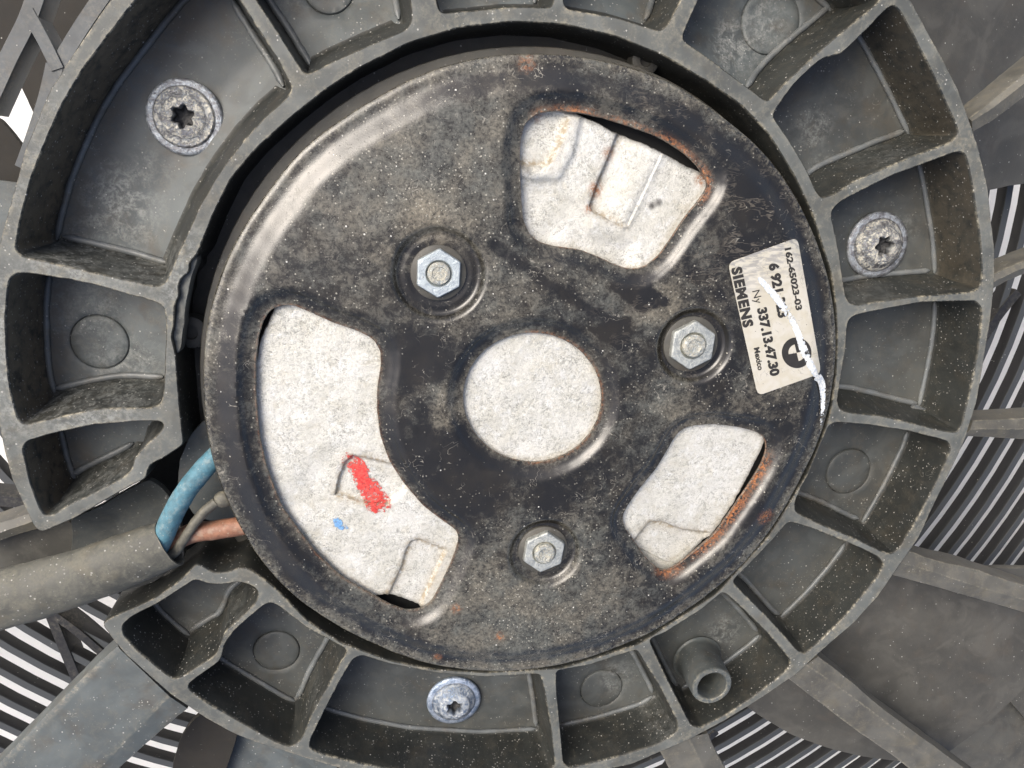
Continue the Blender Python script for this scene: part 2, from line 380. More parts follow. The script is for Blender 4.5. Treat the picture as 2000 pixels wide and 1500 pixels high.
# ------------------------------------------------------------------ shroud hub ring
shroud = empty('fan_shroud', (OC.x, OC.y, -140))
tag(shroud, 'grey plastic fan shroud hub ring with dusty ribs, pockets and spokes around the black motor', 'fan shroud')
outline = [(-40, 1000), (-60, 900), (-62, 780), (-55, 660), (-35, 540), (0, 470), (20, 400), (50, 290), (95, 180), (140, 110), (215, 0), (300, -90), (420, -180), (600, -260), (800, -315), (1000, -335), (1200, -315), (1400, -260), (1580, -170), (1700, -90), (1778, 0),
 (1833, 100), (1873, 177), (1910, 283), (1930, 367), (1943, 490), (1942, 563), (1933, 633), (1917, 733), (1908, 783), (1887, 853), (1860, 913), (1833, 967), (1793, 1053), (1757, 1103), (1713, 1167), (1667, 1217), (1623, 1255), (1553, 1318), (1500, 1355), (1420, 1405), (1345, 1445), (1290, 1468), (1233, 1493), (1100, 1520), (950, 1535), (800, 1528), (700, 1510), (610, 1485), (500, 1450), (457, 1433), (400, 1402), (338, 1360), (283, 1312), (247, 1280), (222, 1250), (198, 1218),
 (225, 1203), (300, 1170), (350, 1135), (384, 1100), (395, 1105), (418, 1119), (445, 1118), (470, 1108), (490, 1112), (515, 1130), (540, 1150), (600, 1212), (667, 1256), (767, 1292), (850, 1308), (950, 1314), (1100, 1305), (1250, 1258), (1400, 1160), (1500, 1050), (1575, 930), (1612, 840),
 (1623, 800), (1633, 733), (1635, 650), (1633, 600), (1623, 530), (1607, 483), (1587, 417), (1550, 340), (1500, 260), (1450, 207), (1383, 160), (1300, 110), (1200, 70), (1100, 47), (1000, 42), (900, 53), (800, 83), (700, 133), (633, 177), (567, 230), (500, 290), (450, 350), (417, 417), (385, 497), (369, 512), (371, 530), (354, 543), (347, 560), (351, 578), (341, 592), (339, 640), (334, 657), (343, 690), (347, 750), (353, 817), (359, 868), (335, 884), (310, 900), (297, 903), (288, 918), (285, 935), (262, 945), (200, 980), (150, 1010), (82, 1040), (67, 1030), (48, 990), (25, 940)]
# left side beyond the frame
outline = [(25, 940)] + [(8, 880), (-8, 800), (-16, 700), (-18, 600), (-10, 520)] + outline[5:-1]
K = {}   # name: (outline px, d_in, z_in)
K['c1'] = ([(258, 8), (215, 65), (165, 130), (120, 205), (85, 285), (60, 350), (42, 420), (28, 488), (45, 503), (130, 520), (220, 541), (300, 560), (322, 556), (338, 520), (362, 465), (392, 400), (430, 335), (475, 275), (520, 226), (560, 192), (572, 172), (540, 112), (505, 58), (470, 4), (430, -70), (370, -85), (310, -55)], 34, -88)
K['c2'] = ([(500, -2), (545, 65), (597, 148), (650, 120), (700, 98), (750, 76), (790, 60), (805, 44), (803, 10), (795, -40), (775, -120), (740, -230), (640, -200), (500, -145), (440, -105), (460, -65)], 30, -85)
K['c3'] = ([(850, -10), (858, 26), (930, 20), (1000, 13), (1080, 15), (1084, -20), (1088, -120), (1088, -270), (1000, -285), (850, -270), (812, -255), (820, -150), (832, -60)], 12, -70)
K['c4'] = ([(1099, -10), (1103, 17), (1200, 33), (1290, 61), (1305, 48), (1330, 0), (1370, -90), (1410, -180), (1350, -215), (1200, -262), (1110, -268), (1104, -150)], 14, -70)
K['c5'] = ([(1366, -5), (1330, 76), (1370, 103), (1420, 140), (1470, 178), (1499, 200), (1533, 163), (1600, 100), (1660, 50), (1722, 0), (1700, -30), (1640, -80), (1540, -140), (1440, -180), (1400, -90)], 12, -75)
K['c6'] = ([(1743, 8), (1757, 20), (1780, 60), (1810, 120), (1832, 165), (1850, 205), (1870, 250), (1873, 264), (1860, 276), (1830, 288), (1780, 306), (1720, 332), (1670, 352), (1635, 376), (1605, 388), (1592, 370), (1575, 330), (1545, 280), (1522, 245), (1508, 228), (1520, 205), (1550, 165), (1580, 135), (1608, 113), (1645, 104), (1664, 86), (1700, 50), (1730, 18)], 3, -118)
K['c7'] = ([(1622, 412), (1642, 393), (1690, 368), (1743, 342), (1817, 315), (1870, 295), (1885, 299), (1894, 330), (1905, 400), (1915, 470), (1919, 545), (1914, 565), (1895, 571), (1850, 574), (1780, 580), (1710, 590), (1670, 597), (1654, 588), (1648, 560), (1640, 500), (1630, 450)], 3, -110)
K['c8'] = ([(1655, 628), (1667, 616), (1730, 603), (1800, 590), (1870, 588), (1908, 588), (1918, 602), (1915, 650), (1908, 700), (1898, 750), (1886, 800), (1878, 835), (1868, 845), (1840, 841), (1780, 826), (1720, 812), (1660, 806), (1640, 800), (1635, 785), (1642, 740), (1650, 690)], 3, -118)
K['c9'] = ([(1618, 832), (1630, 824), (1700, 830), (1780, 843), (1850, 861), (1857, 875), (1845, 910), (1830, 940), (1810, 980), (1782, 1030), (1757, 1072), (1742, 1083), (1720, 1076), (1660, 1047), (1600, 1023), (1553, 1000), (1552, 980), (1585, 910)], 3, -118)
K['c10'] = ([(1540, 1018), (1583, 1031), (1660, 1061), (1715, 1087), (1727, 1103), (1713, 1128), (1680, 1170), (1640, 1215), (1592, 1262), (1572, 1278), (1555, 1268), (1500, 1206), (1450, 1157), (1430, 1136), (1445, 1120), (1500, 1065)], 3, -118)
K['c11'] = ([(1412, 1155), (1440, 1178), (1500, 1237), (1543, 1288), (1543, 1303), (1520, 1325), (1470, 1362), (1420, 1395), (1368, 1422), (1350, 1417), (1332, 1382), (1300, 1320), (1275, 1266), (1268, 1248), (1300, 1235), (1370, 1190)], 3, -118)
K['c12'] = ([(1086, 1310), (1150, 1299), (1243, 1268), (1290, 1343), (1323, 1410), (1324, 1430), (1287, 1453), (1200, 1480), (1115, 1500), (1100, 1492), (1095, 1430), (1087, 1350)], 3, -118)
K['c13'] = ([(705, 1279), (760, 1296), (850, 1314), (950, 1322), (1055, 1316), (1064, 1350), (1077, 1430), (1084, 1495), (1072, 1507), (950, 1515), (800, 1508), (700, 1491), (620, 1470), (603, 1460), (608, 1440), (628, 1400), (658, 1340), (688, 1288)], 3, -118)
K['c14'] = ([(535, 1177), (600, 1226), (680, 1270), (660, 1303), (640, 1340), (610, 1393), (588, 1445), (570, 1460), (540, 1450), (460, 1405), (400, 1370), (368, 1346), (368, 1335), (400, 1312), (431, 1290), (440, 1255), (457, 1232), (500, 1194), (520, 1178)], 3, -118)
K['c15'] = ([(237, 1222), (260, 1202), (300, 1183), (350, 1152), (383, 1130), (400, 1139), (433, 1142), (467, 1136), (492, 1143), (505, 1155), (503, 1172), (490, 1187), (465, 1212), (438, 1235), (432, 1255), (420, 1281), (390, 1300), (357, 1322), (340, 1328), (313, 1308), (273, 1275), (243, 1243)], 3, -118)
K['c16'] = ([(17, 545), (33, 532), (60, 534), (140, 546), (200, 560), (280, 583), (314, 593), (323, 607), (325, 650), (322, 700), (320, 760), (315, 790), (300, 797), (200, 798), (133, 810), (67, 827), (43, 830), (33, 815), (20, 767), (13, 700), (10, 620)], 6, -105)
K['c17'] = ([(42, 872), (55, 860), (100, 847), (183, 829), (267, 823), (315, 822), (323, 830), (310, 848), (283, 871), (263, 893), (257, 918), (244, 931), (200, 955), (133, 987), (97, 1010), (82, 1003), (60, 945)], 10, -105)
MARKS = {'c16': (195, 668, 57, -105), 'c14': (540, 1271, 45, -118), 'c12': (1175, 1345, 40, -118), 'c9': (1657, 921, 42, -118), 'c5': (1505, 42, 56, -90), 'c2': (641, -25, 50, -85)}
salts = [(230, 400, 90, 1.0), (200, 470, 80, .8), (290, 330, 50, .4), (1440, 90, 70, .9), (1500, 40, 60, .8), (1595, 250, 50, .5), (1610, 330, 40, .5), (240, 720, 90, .5), (150, 600, 90, .5), (1420, 1240, 60, .5), (1210, 1330, 60, .5), (1720, 560, 50, .3), (360, 1240, 40, .5), (1770, 450, 50, .4), (560, -10, 60, .3)]
grits = [(1560, 1170, 90, 1), (1620, 1130, 60, .8), (1260, 1440, 100, 1), (980, 1490, 130, .9), (400, 1270, 60, 1), (210, 900, 60, .3), (700, 90, 70, .8), (540, 160, 40, .8), (1460, 1330, 70, .6), (180, 970, 60, .6), (1000, 15, 60, .5)]
wsalts = [(120, 540, 100, 1), (240, 565, 80, 1), (110, 825, 90, .9), (230, 810, 90, .9), (200, 960, 100, .7), (120, 1000, 60, .6), (1750, 330, 80, .35), (1240, 1330, 60, .6), (1290, 1420, 50, .5), (345, 520, 60, .8), (1700, 590, 90, .4), (640, 1380, 60, .4), (470, 1220, 60, .4)]
crusts = [(1785, 1085, 45, .9), (1590, 1290, 45, .9), (1885, 275, 40, .8), (1340, 1445, 35, .7), (1740, 340, 50, .5), (1640, 1230, 60, .5), (1910, 580, 45, .7), (1895, 840, 40, .7), (350, 1350, 35, .5), (400, 400, 60, .5), (30, 330, 90, .5), (1800, 600, 90, .5), (870, 25, 80, .4), (1310, 65, 40, .5), (930, 1300, 100, .3)]
def blobs(xy, lst, z):
    r = np.zeros(len(xy)); f = P(1000, 750, z)
    for x, y, s, a in lst:
        c = np.array(P2(x, y, z)); d = np.hypot(*(xy-c).T); r = np.maximum(r, a*sstep(s*1.15, s*.25, d))
    return r
OUT = loop(outline, 6, 2, 0, .6, 12)
cells = {}
top_holes = []
for k, (px, din, zin) in K.items():
    cells[k] = loop(px, 5, 4, 0, .8, 13)
angs = {k: math.atan2(*(a.mean(0)-np.array(OC))[::-1]) for k, a in cells.items()}
def pol(p): d = (p[0]-OC.x, p[1]-OC.y); return math.hypot(*d), math.atan2(d[1], d[0])
order = sorted(angs, key=lambda k: angs[k])
parts = {}          # part name key -> list of (verts, faces, attrs)
def addpart(key, verts, faces, **at): parts.setdefault(key, MB()).add(verts, faces, **at)
def ribkey(th):
    best = None
    for i, k in enumerate(order):
        a = angs[k]; b = angs[order[(i+1) % len(order)]]
        if b < a: b += 2*math.pi
        t = th
        while t < a: t += 2*math.pi
        if t < b:
            if {k, order[(i+1) % len(order)]} == {'c15', 'c17'}: return ('rib', i, t > (a+b)/2)
            return ('rib', i)
    return ('rib', 0)
def cls(p, rad_comp=None):
    r, th = pol(p)
    if rad_comp is not None:
        if rad_comp > .72: return ('inner_rim', 0)
        if rad_comp < -.72: return ('outer_rim', 0)
        return ribkey(th)
    if r < RIN(th): return ('inner_rim', 0)
    if r > ROUT(th): return ('outer_rim', 0)
    return ribkey(th)
# radial limits of the pockets, per angle
_b = {}
for k, a in cells.items():
    for p in a:
        r, th = pol(p); i = int((th+math.pi)/(2*math.pi)*72) % 72; lo, hi = _b.get(i, (9e9, 0)); _b[i] = (min(lo, r), max(hi, r))
def RIN(th):
    i = int((th+math.pi)/(2*math.pi)*72) % 72; v = [_b[(i+d) % 72][0] for d in (-1, 0, 1) if (i+d) % 72 in _b]; return sorted(v)[len(v)//2] if v else 690
def ROUT(th):
    i = int((th+math.pi)/(2*math.pi)*72) % 72; v = [_b[(i+d) % 72][1] for d in (-1, 0, 1) if (i+d) % 72 in _b]; return sorted(v)[len(v)//2] if v else 940
def ztop(x, y):
    return noise.noise(Vector((x/60, y/60, 3)))*1.2
def split_add(verts, faces, keyf, **at):
    groups = {}
    for f in faces: groups.setdefault(keyf(f), []).append(f)
    V = np.array(verts)
    for k, fs in groups.items():
        ids = sorted({i for f in fs for i in f}); mp = {o: n for n, o in enumerate(ids)}
        addpart(k, V[ids], [tuple(mp[i] for i in f) for f in fs], **{a: np.array(v)[ids] for a, v in at.items()})
# top face
bev = 1.8
def inset(a, d): return a + normals(a)*(np.array(d)[:, None] if hasattr(d, '__len__') else d)
holes_top = [inset(a, -bev) for a in cells.values()]
out_top = inset(OUT, bev)
v, t = fill(out_top, holes_top, 9)
z = np.array([ztop(*p) for p in v])
dd = np.full(len(v), 1e9)
for l in holes_top+[out_top]: dd = np.minimum(dd, polydist(v, l))
edge = np.maximum(sstep(4.5, 0, dd)*.7, blobs(v, crusts, 0)*.7)
mid = (np.arange(1, 2))
TV = np.c_[v, z]
split_add(TV, [tuple(f) for f in t], lambda f: ('T',)+cls(v[list(f)].mean(0)), edge=edge, grit=blobs(v, grits, 0)*.4, salt=blobs(v, [(20, 700, 200, .8), (350, 520, 90, .9), (180, 850, 120, .7), (150, 540, 120, .7), (30, 300, 200, .4), (330, 700, 60, .4)], 0))
def lofts(a, offs, zs, sgn, edges, keyf, dirtv=None, extra=None):
    """a: base loop; offs: per level offsets (arrays), zs: per level heights (arrays)"""
    n = len(a); N_ = normals(a); L = []
    for o_, z_ in zip(offs, zs): L.append(np.c_[a+N_*np.broadcast_to(o_, (n,))[:, None]*sgn, np.broadcast_to(z_, (n,))])
    V = np.concatenate(L); m = len(L); f = []
    for k in range(m-1):
        for i in range(n):
            j = (i+1) % n; q = (k*n+i, k*n+j, (k+1)*n+j, (k+1)*n+i); f.append(q if sgn > 0 else q[::-1])
    at = {'edge': np.repeat(edges, n)}
    if dirtv is not None: at['dirt'] = np.concatenate([np.broadcast_to(d, (n,)) for d in dirtv])
    at['grit'] = blobs(V[:, :2], grits, -60); at['salt'] = blobs(V[:, :2], wsalts, -20)*.5
    split_add(V, f, keyf(n), **at); return L[-1]
floors = {}; beadrun = {}
for k, a in cells.items():
    px, din, zin = K[k]; nn = normals(a); c = a-np.array(OC); rr = np.hypot(*c.T); u = c/rr[:, None]; rc = (nn*u).sum(1)
    wi = sstep(.45, .85, rc); wo = sstep(.45, .85, -rc); wr = 1-wi-wo
    D = wi*din + wo*7 + wr*(3+18*np.maximum(0, nn[:, 1])**2+9*np.maximum(0, -nn[:, 0]))
    zo = -125.
    def zfl(xy, zin=zin, zo=zo):
        r = np.hypot(*(np.atleast_2d(xy)-np.array(OC)).T); return zin + (zo-zin)*sstep(680, 800, r)
    fl = a + nn*D[:, None]; zb = zfl(fl)
    z0 = np.array([ztop(*p) for p in a])
    dirt = wo*(1.0 if k in ('c1', 'c16', 'c17') else .35 if k in ('c6', 'c7') else .0)
    def kf(n, rc=rc, a=a):
        def g(f):
            i = f[0] % n
            return ('W',)+cls(a[i], float(rc[i]))
        return g
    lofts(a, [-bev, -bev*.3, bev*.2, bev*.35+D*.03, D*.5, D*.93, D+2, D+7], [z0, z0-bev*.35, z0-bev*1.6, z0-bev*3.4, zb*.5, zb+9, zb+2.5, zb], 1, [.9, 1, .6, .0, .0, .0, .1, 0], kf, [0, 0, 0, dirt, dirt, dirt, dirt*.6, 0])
    inner = fl + nn*7
    # drop folded corner points
    keep = polydist(inner, a) > (D+7)*.75; inner = inner[keep]
    beadrun[k] = (fl + nn*(D*0+8)[:, None], zfl(fl)+2.5, (rc < -.6) | ((np.abs(rc) < .6) & ((nn[:, 1] > .25) | (nn[:, 0] < -.6))), rc)
    ex = []
    mk = MARKS.get(k)
    if mk:
        for _ in range(4): mk = (mk[0], mk[1], mk[2], float(zfl(P2(mk[0], mk[1], mk[3]))[0]))
        mc = np.array(P2(mk[0], mk[1], mk[3])); e = np.array(P2(mk[0]+mk[2], mk[1], mk[3])); R_ = np.linalg.norm(e-mc)
        for dr in (-2.6, -1.1, 0, 1.1, 2.6):
            for q in range(96): th = 2*math.pi*q/96; ex.append((mc[0]+(R_+dr)*math.cos(th), mc[1]+(R_+dr)*math.sin(th)))
    fv, ft = fill(inner, [], 11, ex)
    fz = zfl(fv) + np.array([noise.noise(Vector((p[0]/50, p[1]/50, 9)))*1.0 for p in fv])
    if mk:
        dm = np.hypot(*(fv-mc).T); fz = fz - 5.0*np.clip(1-np.abs(dm-R_)/1.6, 0, 1) + 1.2*(dm < R_)
    at = dict(salt=blobs(fv, salts, -110), grit=blobs(fv, grits, -110), dirt=(.6 if k in ('c1', 'c16', 'c17') else .15)*sstep(850, 930, np.hypot(*(fv-np.array(OC)).T)))
    key = (lambda f: ('M', k) if mk and np.hypot(*(fv[list(f)].mean(0)-mc)) < R_ else ('F', k))
    split_add(np.c_[fv, fz], [tuple(f) for f in ft], key, **at)
    floors[k] = zfl
# outer skirt of the whole ring and its opening
z0 = np.array([ztop(*p) for p in OUT])
lofts(OUT, [bev, bev*.3, -bev*.2, -bev*.4, -2, -3], [z0, z0-bev*.35, z0-bev*1.6, z0-bev*3.4, -70, -150], 1, [.9, 1, .6, .0, .0, .0], lambda n: (lambda f: ('W', 'skirt', 0)))
# note: lofts() pushes inwards; the skirt must face outwards, so flip its faces
sk = parts[('W', 'skirt', 0)]; sk.f = [f[::-1] for f in sk.f]
for key in [k for k in parts if k[0] == 'T' and k[1] == 'rib']:
    mb_ = parts[key]; par = list(range(len(mb_.v)))
    def find(i):
        while par[i] != i: par[i] = par[par[i]]; i = par[i]
        return i
    for f in mb_.f:
        for i in f[1:]: par[find(i)] = find(f[0])
    roots = [find(f[0]) for f in mb_.f]; big_ = max(set(roots), key=roots.count); V_ = np.array(mb_.v)
    for rt in set(roots) - {big_}:
        fs_ = [f for f, q in zip(mb_.f, roots) if q == rt]; ids = sorted({i for f in fs_ for i in f}); mp = {o: n for n, o in enumerate(ids)}
        tgt = 'inner_rim' if np.hypot(*(V_[ids][:, :2].mean(0)-np.array(OC))) < 810 else 'outer_rim'
        addpart(('T', tgt, 0), V_[ids], [tuple(mp[i] for i in f) for f in fs_], **{a: np.array(l)[ids] for a, l in mb_.at.items()})
    mb_.f = [f for f, q in zip(mb_.f, roots) if q == big_]
    ids = sorted({i for f in mb_.f for i in f}); mp = {o: n for n, o in enumerate(ids)}
    mb_.v = [mb_.v[i] for i in ids]; mb_.at = {a: [l[i] for i in ids] for a, l in mb_.at.items()}; mb_.f = [tuple(mp[i] for i in f) for f in mb_.f]
names = {'inner_rim': 'inner_rim', 'outer_rim': 'outer_rim', 'rib': 'rib', 'skirt': 'ring_wall'}
sub = {}
for key in sorted([k for k in parts if k[0] == 'T'], key=str):
    o = parts[key].build(names[key[1]], MAT['top'], shroud); sub[key[1:]] = o
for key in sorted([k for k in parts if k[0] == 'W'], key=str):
    if key[1:] in sub: parts[key].build('side_wall', MAT['wall_shade'], sub[key[1:]])
    else: parts[key].build(names[key[1]], MAT['wall_shade'], shroud)
flo = {}
DARKC = ('c6', 'c7', 'c8', 'c9', 'c10', 'c11', 'c12', 'c13', 'c14', 'c15'); fm = lambda k: MAT['plastic_dark' if k in DARKC else 'plastic']  # shade of the right and lower pockets painted in, with less dust film
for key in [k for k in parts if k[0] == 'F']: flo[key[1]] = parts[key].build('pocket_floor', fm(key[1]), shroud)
for key in [k for k in parts if k[0] == 'M']: parts[key].build('ejector_mark', fm(key[1]), flo[key[1]])

# moulded beads where the pocket walls meet the floors
def bead(cell, pts, r=6.5, z=-118, r2=None):
    q = spline([P(x, y, z) for x, y in pts], 6); mb = MB(); n = len(q)
    rr = [(r+((r2 or r)-r)*i/(n-1))*(.4 if i in (0, n-1) else 1) for i in range(n)]
    tube_mb(mb, q, rr, 10, True, .8, .8, 12); mb.at['edge'] = [.35]*len(mb.v)
    mb.build('moulded_bead', MAT['top'], flo[cell])
for k, (q_, z_, on, rc_) in beadrun.items():
    n_ = len(q_); st = next((i for i in range(n_) if not on[i]), 0); run = []; runs = []
    for i in range(st, st+n_+1):
        m_ = i % n_
        same = not run or (rc_[run[-1]] < -.6) == (rc_[m_] < -.6)
        if on[m_] and same and i < st+n_: run.append(m_)
        else:
            if len(run) > 12: runs.append(run)
            run = [m_] if on[m_] else []
    for run in runs:
        run = run[3:-3]; p_ = smooth([tuple(q_[i])+(z_[i],) for i in run], 6, False); L_ = len(p_); wide = 6.5 if rc_[run[L_//2]] > -.6 else 5.5
        mb = MB(); tube_mb(mb, p_, [wide*min(1, .35+i/4, .35+(L_-1-i)/4)*(1+.12*noise.noise(Vector((i*.2, wide, 1)))) for i in range(L_)], 10, True, .9, .5, 12)
        mb.at['edge'] = [.1]*len(mb.v); mb.build('moulded_bead', MAT['bead'], flo[k])
# broken corner pieces: the chipped inner rim at the left and a crumb in a pocket
def chunk(name, pts, z, h, mat, parent=None):
    a = wob(smooth(resample([P2(x, y, z) for x, y in pts], 4), 1), 1.6, 7, 4.); a = ccw(a); c = a.mean(0); mb = MB(); n = len(a)
    L = [np.c_[a, np.full(n, z-h)], np.c_[a, np.full(n, z-1.)], np.c_[c+(a-c)*.88, np.full(n, z)+np.array([noise.noise(Vector((p[0]/8, p[1]/8, 1)))*3 for p in a])]]
    mb.strip([list(map(tuple, l)) for l in L]); mb.add([tuple(p) for p in L[-1]]+[(c[0], c[1], z+1)], [(i, (i+1) % n, n) for i in range(n)])
    mb.at['edge'] = [.6]*len(mb.v)
    return mb.build(name, mat, parent)
crumb = chunk('plastic_crumb', [(1781, 797), (1790, 789), (1800, 796), (1812, 799), (1810, 808), (1797, 812), (1786, 806)], -108, 8, MAT['lattice'])
tag(crumb, 'small grey plastic crumb lying in the pocket right of the silver label', 'plastic crumb')

# ------------------------------------------------------------------ stand-off tube
mb = MB(); zb, zt = -118, 34
b0 = P(1362, 1287, zb); t0 = P(1391, 1340, zt)
cx, cy = (b0.x+t0.x)/2, (b0.y+t0.y)/2
n = 48; RT = 47.
prof = [(RT+16, zb+1), (RT+11, zb+5), (RT+7.5, zb+14), (RT+5, zb+50), (RT+1, zt-8), (RT, zt-2.5), (RT-1.8, zt), (RT-10, zt+.8), (RT-12, zt-1), (RT-13, zt-5), (RT-15, zb+20)]
bt = lambda z_: (b0.x+(t0.x-b0.x)*(z_-zb)/(zt-zb), b0.y+(t0.y-b0.y)*(z_-zb)/(zt-zb))
Ls = []
for r, z_ in prof:
    x0, y0 = bt(z_); L = []
    for i in range(n):
        th = 2*math.pi*i/n; dr = noise.noise(Vector((math.cos(th)*3, math.sin(th)*3, z_/20)))*1.0
        L.append((x0+(r+dr)*math.cos(th), y0+(r+dr)*math.sin(th), z_))
    Ls.append(L)
mb.strip(Ls); mb.add(Ls[-1], [tuple(range(n))])
mb.at['edge'] = [v_ for i in range(len(prof)) for v_ in [[0, .2, .1, 0, .2, .9, .9, .7, .9, .2, 0][i]]*n]+[0]*n
mb.build('standoff_tube', MAT['plastic'], shroud, 40, base=(b0.x, b0.y, zb))

# ------------------------------------------------------------------ screws in the shroud
def screw(cell, px, py, z, R_, mat, rot, dome, label, offx=0, offy=0):
    c = P(px, py, z); z = float(floors[cell]((c.x, c.y))[0])+5; c = P(px, py, z); R = (P(px+R_, py, z)-c).length; n = 72; mb = MB()
    def lobe(th, r): return r*(1+.17*math.cos(6*(th-rot)))
    k = R/74
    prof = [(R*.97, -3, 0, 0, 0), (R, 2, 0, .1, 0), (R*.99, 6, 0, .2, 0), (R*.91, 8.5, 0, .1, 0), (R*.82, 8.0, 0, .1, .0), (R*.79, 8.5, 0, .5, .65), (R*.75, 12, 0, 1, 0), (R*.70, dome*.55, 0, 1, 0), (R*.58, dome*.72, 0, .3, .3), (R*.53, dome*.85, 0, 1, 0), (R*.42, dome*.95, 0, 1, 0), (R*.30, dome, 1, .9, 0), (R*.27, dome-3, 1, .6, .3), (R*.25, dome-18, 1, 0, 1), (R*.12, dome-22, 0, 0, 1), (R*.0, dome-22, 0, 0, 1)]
    Ls = []; cr = []; ho = []
    for r, h, lb, a, b in prof:
        L = []
        for i in range(n):
            th = 2*math.pi*i/n; q = lobe(th, r) if lb else r
            x, y = c.x+q*math.cos(th), c.y+q*math.sin(th)
            nz = noise.noise(Vector((x/7, y/7, h*.2)))*1.5*(a > .4) + noise.noise(Vector((x/18, y/18, 1)))*1.5*(a > .4)
            nx = noise.noise(Vector((x/14, y/14, 7)))*.25
            L.append((x+nx*(x-c.x)/(r+9), y+nx*(y-c.y)/(r+9), z+h+nz))
        Ls.append(L); cr += [a]*n; ho += [b]*n
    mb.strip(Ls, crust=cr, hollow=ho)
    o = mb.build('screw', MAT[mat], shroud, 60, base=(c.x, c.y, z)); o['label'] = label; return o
screw('c1', 362, 229, -82, 75, 'screw_crust', .3, 20, 'largest round torx screw, crusted pale grey with bluish rim')
screw('c7', 1711, 478, -108, 58, 'screw_crust', .1, 32, 'grey crusted domed torx screw')
screw('c13', 886, 1366, -112, 52, 'screw_blue', .5, 32, 'bluish zinc torx screw')

# ------------------------------------------------------------------ spokes
def spoke(a, r, b, za=-6, depth=70, mat='spoke', label=None, zr=None):
    """left edge, ridge and right edge given as photo pixels; top slightly roofed"""
    n = 24
    def rs(pl, z_, sd):
        q = [P2(x, y, z_) for x, y in pl]; q = np.array(q); d = np.r_[0, np.cumsum(np.hypot(*np.diff(q, axis=0).T))]; t_ = np.linspace(0, d[-1], n)
        q = np.c_[np.interp(t_, d, q[:, 0]), np.interp(t_, d, q[:, 1])]; q = wob(smooth(q, 2, False), 1.3, 16, sd); return np.c_[q, np.full(n, float(z_))]
    A, Rr, B = rs(a, za-10, 1.), rs(r, za, 2.), rs(b, za-10, 3.)
    lo = lambda q, dz, s=0: q+np.array([0, 0, dz])
    lp = lambda u, v_, t_: u*(1-t_)+v_*t_
    L = [lo(A, -depth), lo(A, -8), lo(A, -2), lp(A, Rr, .04), lp(A, Rr, .1), lp(A, Rr, .92), Rr, lp(B, Rr, .92), lp(B, Rr, .1), lp(B, Rr, .04), lo(B, -2), lo(B, -8), lo(B, -depth)]
    mb = MB(); mb.strip([list(map(tuple, l)) for l in L], closed=False, edge=[e for e in (0, 0, .6, .5, 0, 0, .6, 0, 0, .5, .6, 0, 0) for _ in range(n)])
    mb.add([tuple(l[0]) for l in L], [tuple(range(13))]); mb.add([tuple(l[-1]) for l in L], [tuple(range(13))[::-1]])
    # orientation
    o = mb.build('spoke', MAT[mat], shroud, 35)
    me = o.data; up = sum(p.normal.z*p.area for p in me.polygons)
    if up < 0: me.flip_normals()
    if label: o['label'] = label
    return o
spoke([(1893, 232), (1930, 203), (2000, 145), (2080, 80)], [(1898, 236), (1940, 210), (2000, 163), (2080, 100)], [(1900, 258), (1940, 235), (2000, 190), (2080, 128)])
spoke([(1940, 536), (1960, 526), (2000, 510), (2080, 478)], [(1942, 550), (1960, 540), (2000, 523), (2080, 492)], [(1936, 566), (1960, 552), (2000, 535), (2080, 505)])
spoke([(1900, 822), (1930, 820), (2000, 817), (2080, 812)], [(1895, 838), (1930, 838), (2000, 838), (2080, 836)], [(1880, 852), (1930, 854), (2000, 858), (2080, 860)])
spoke([(1775, 1076), (1833, 1097), (1900, 1110), (1950, 1128), (2000, 1143), (2080, 1170)], [(1752, 1096), (1833, 1120), (1900, 1143), (2000, 1171), (2080, 1195)], [(1738, 1122), (1833, 1148), (1900, 1167), (2000, 1196), (2080, 1222)], label='broad dusty spoke running off the right edge below the slats')
spoke([(1598, 1282), (1660, 1328), (1717, 1380), (1783, 1427), (1883, 1500), (1960, 1555)], [(1575, 1298), (1640, 1342), (1707, 1392), (1780, 1447), (1850, 1500), (1925, 1555)], [(1535, 1322), (1600, 1372), (1667, 1423), (1750, 1480), (1780, 1505), (1850, 1560)], label='long spoke running to the bottom right corner')
spoke([(1286, 1464), (1300, 1487), (1320, 1530), (1340, 1570)], [(1345, 1440), (1365, 1480), (1385, 1530), (1400, 1570)], [(1383, 1432), (1397, 1465), (1420, 1505), (1450, 1570)])
spoke([(230, 1263), (183, 1303), (90, 1398), (0, 1490), (-60, 1550)], [(330, 1360), (262, 1430), (195, 1500), (130, 1570)], [(366, 1384), (300, 1440), (233, 1500), (165, 1570)], za=-22, mat='plastic', label='wide flat arm running to the bottom left corner')
spoke([(72, 1000), (30, 1012), (0, 1020), (-60, 1040)], [(74, 1015), (30, 1030), (0, 1040), (-60, 1062)], [(76, 1032), (30, 1045), (0, 1056), (-60, 1080)], za=-30)

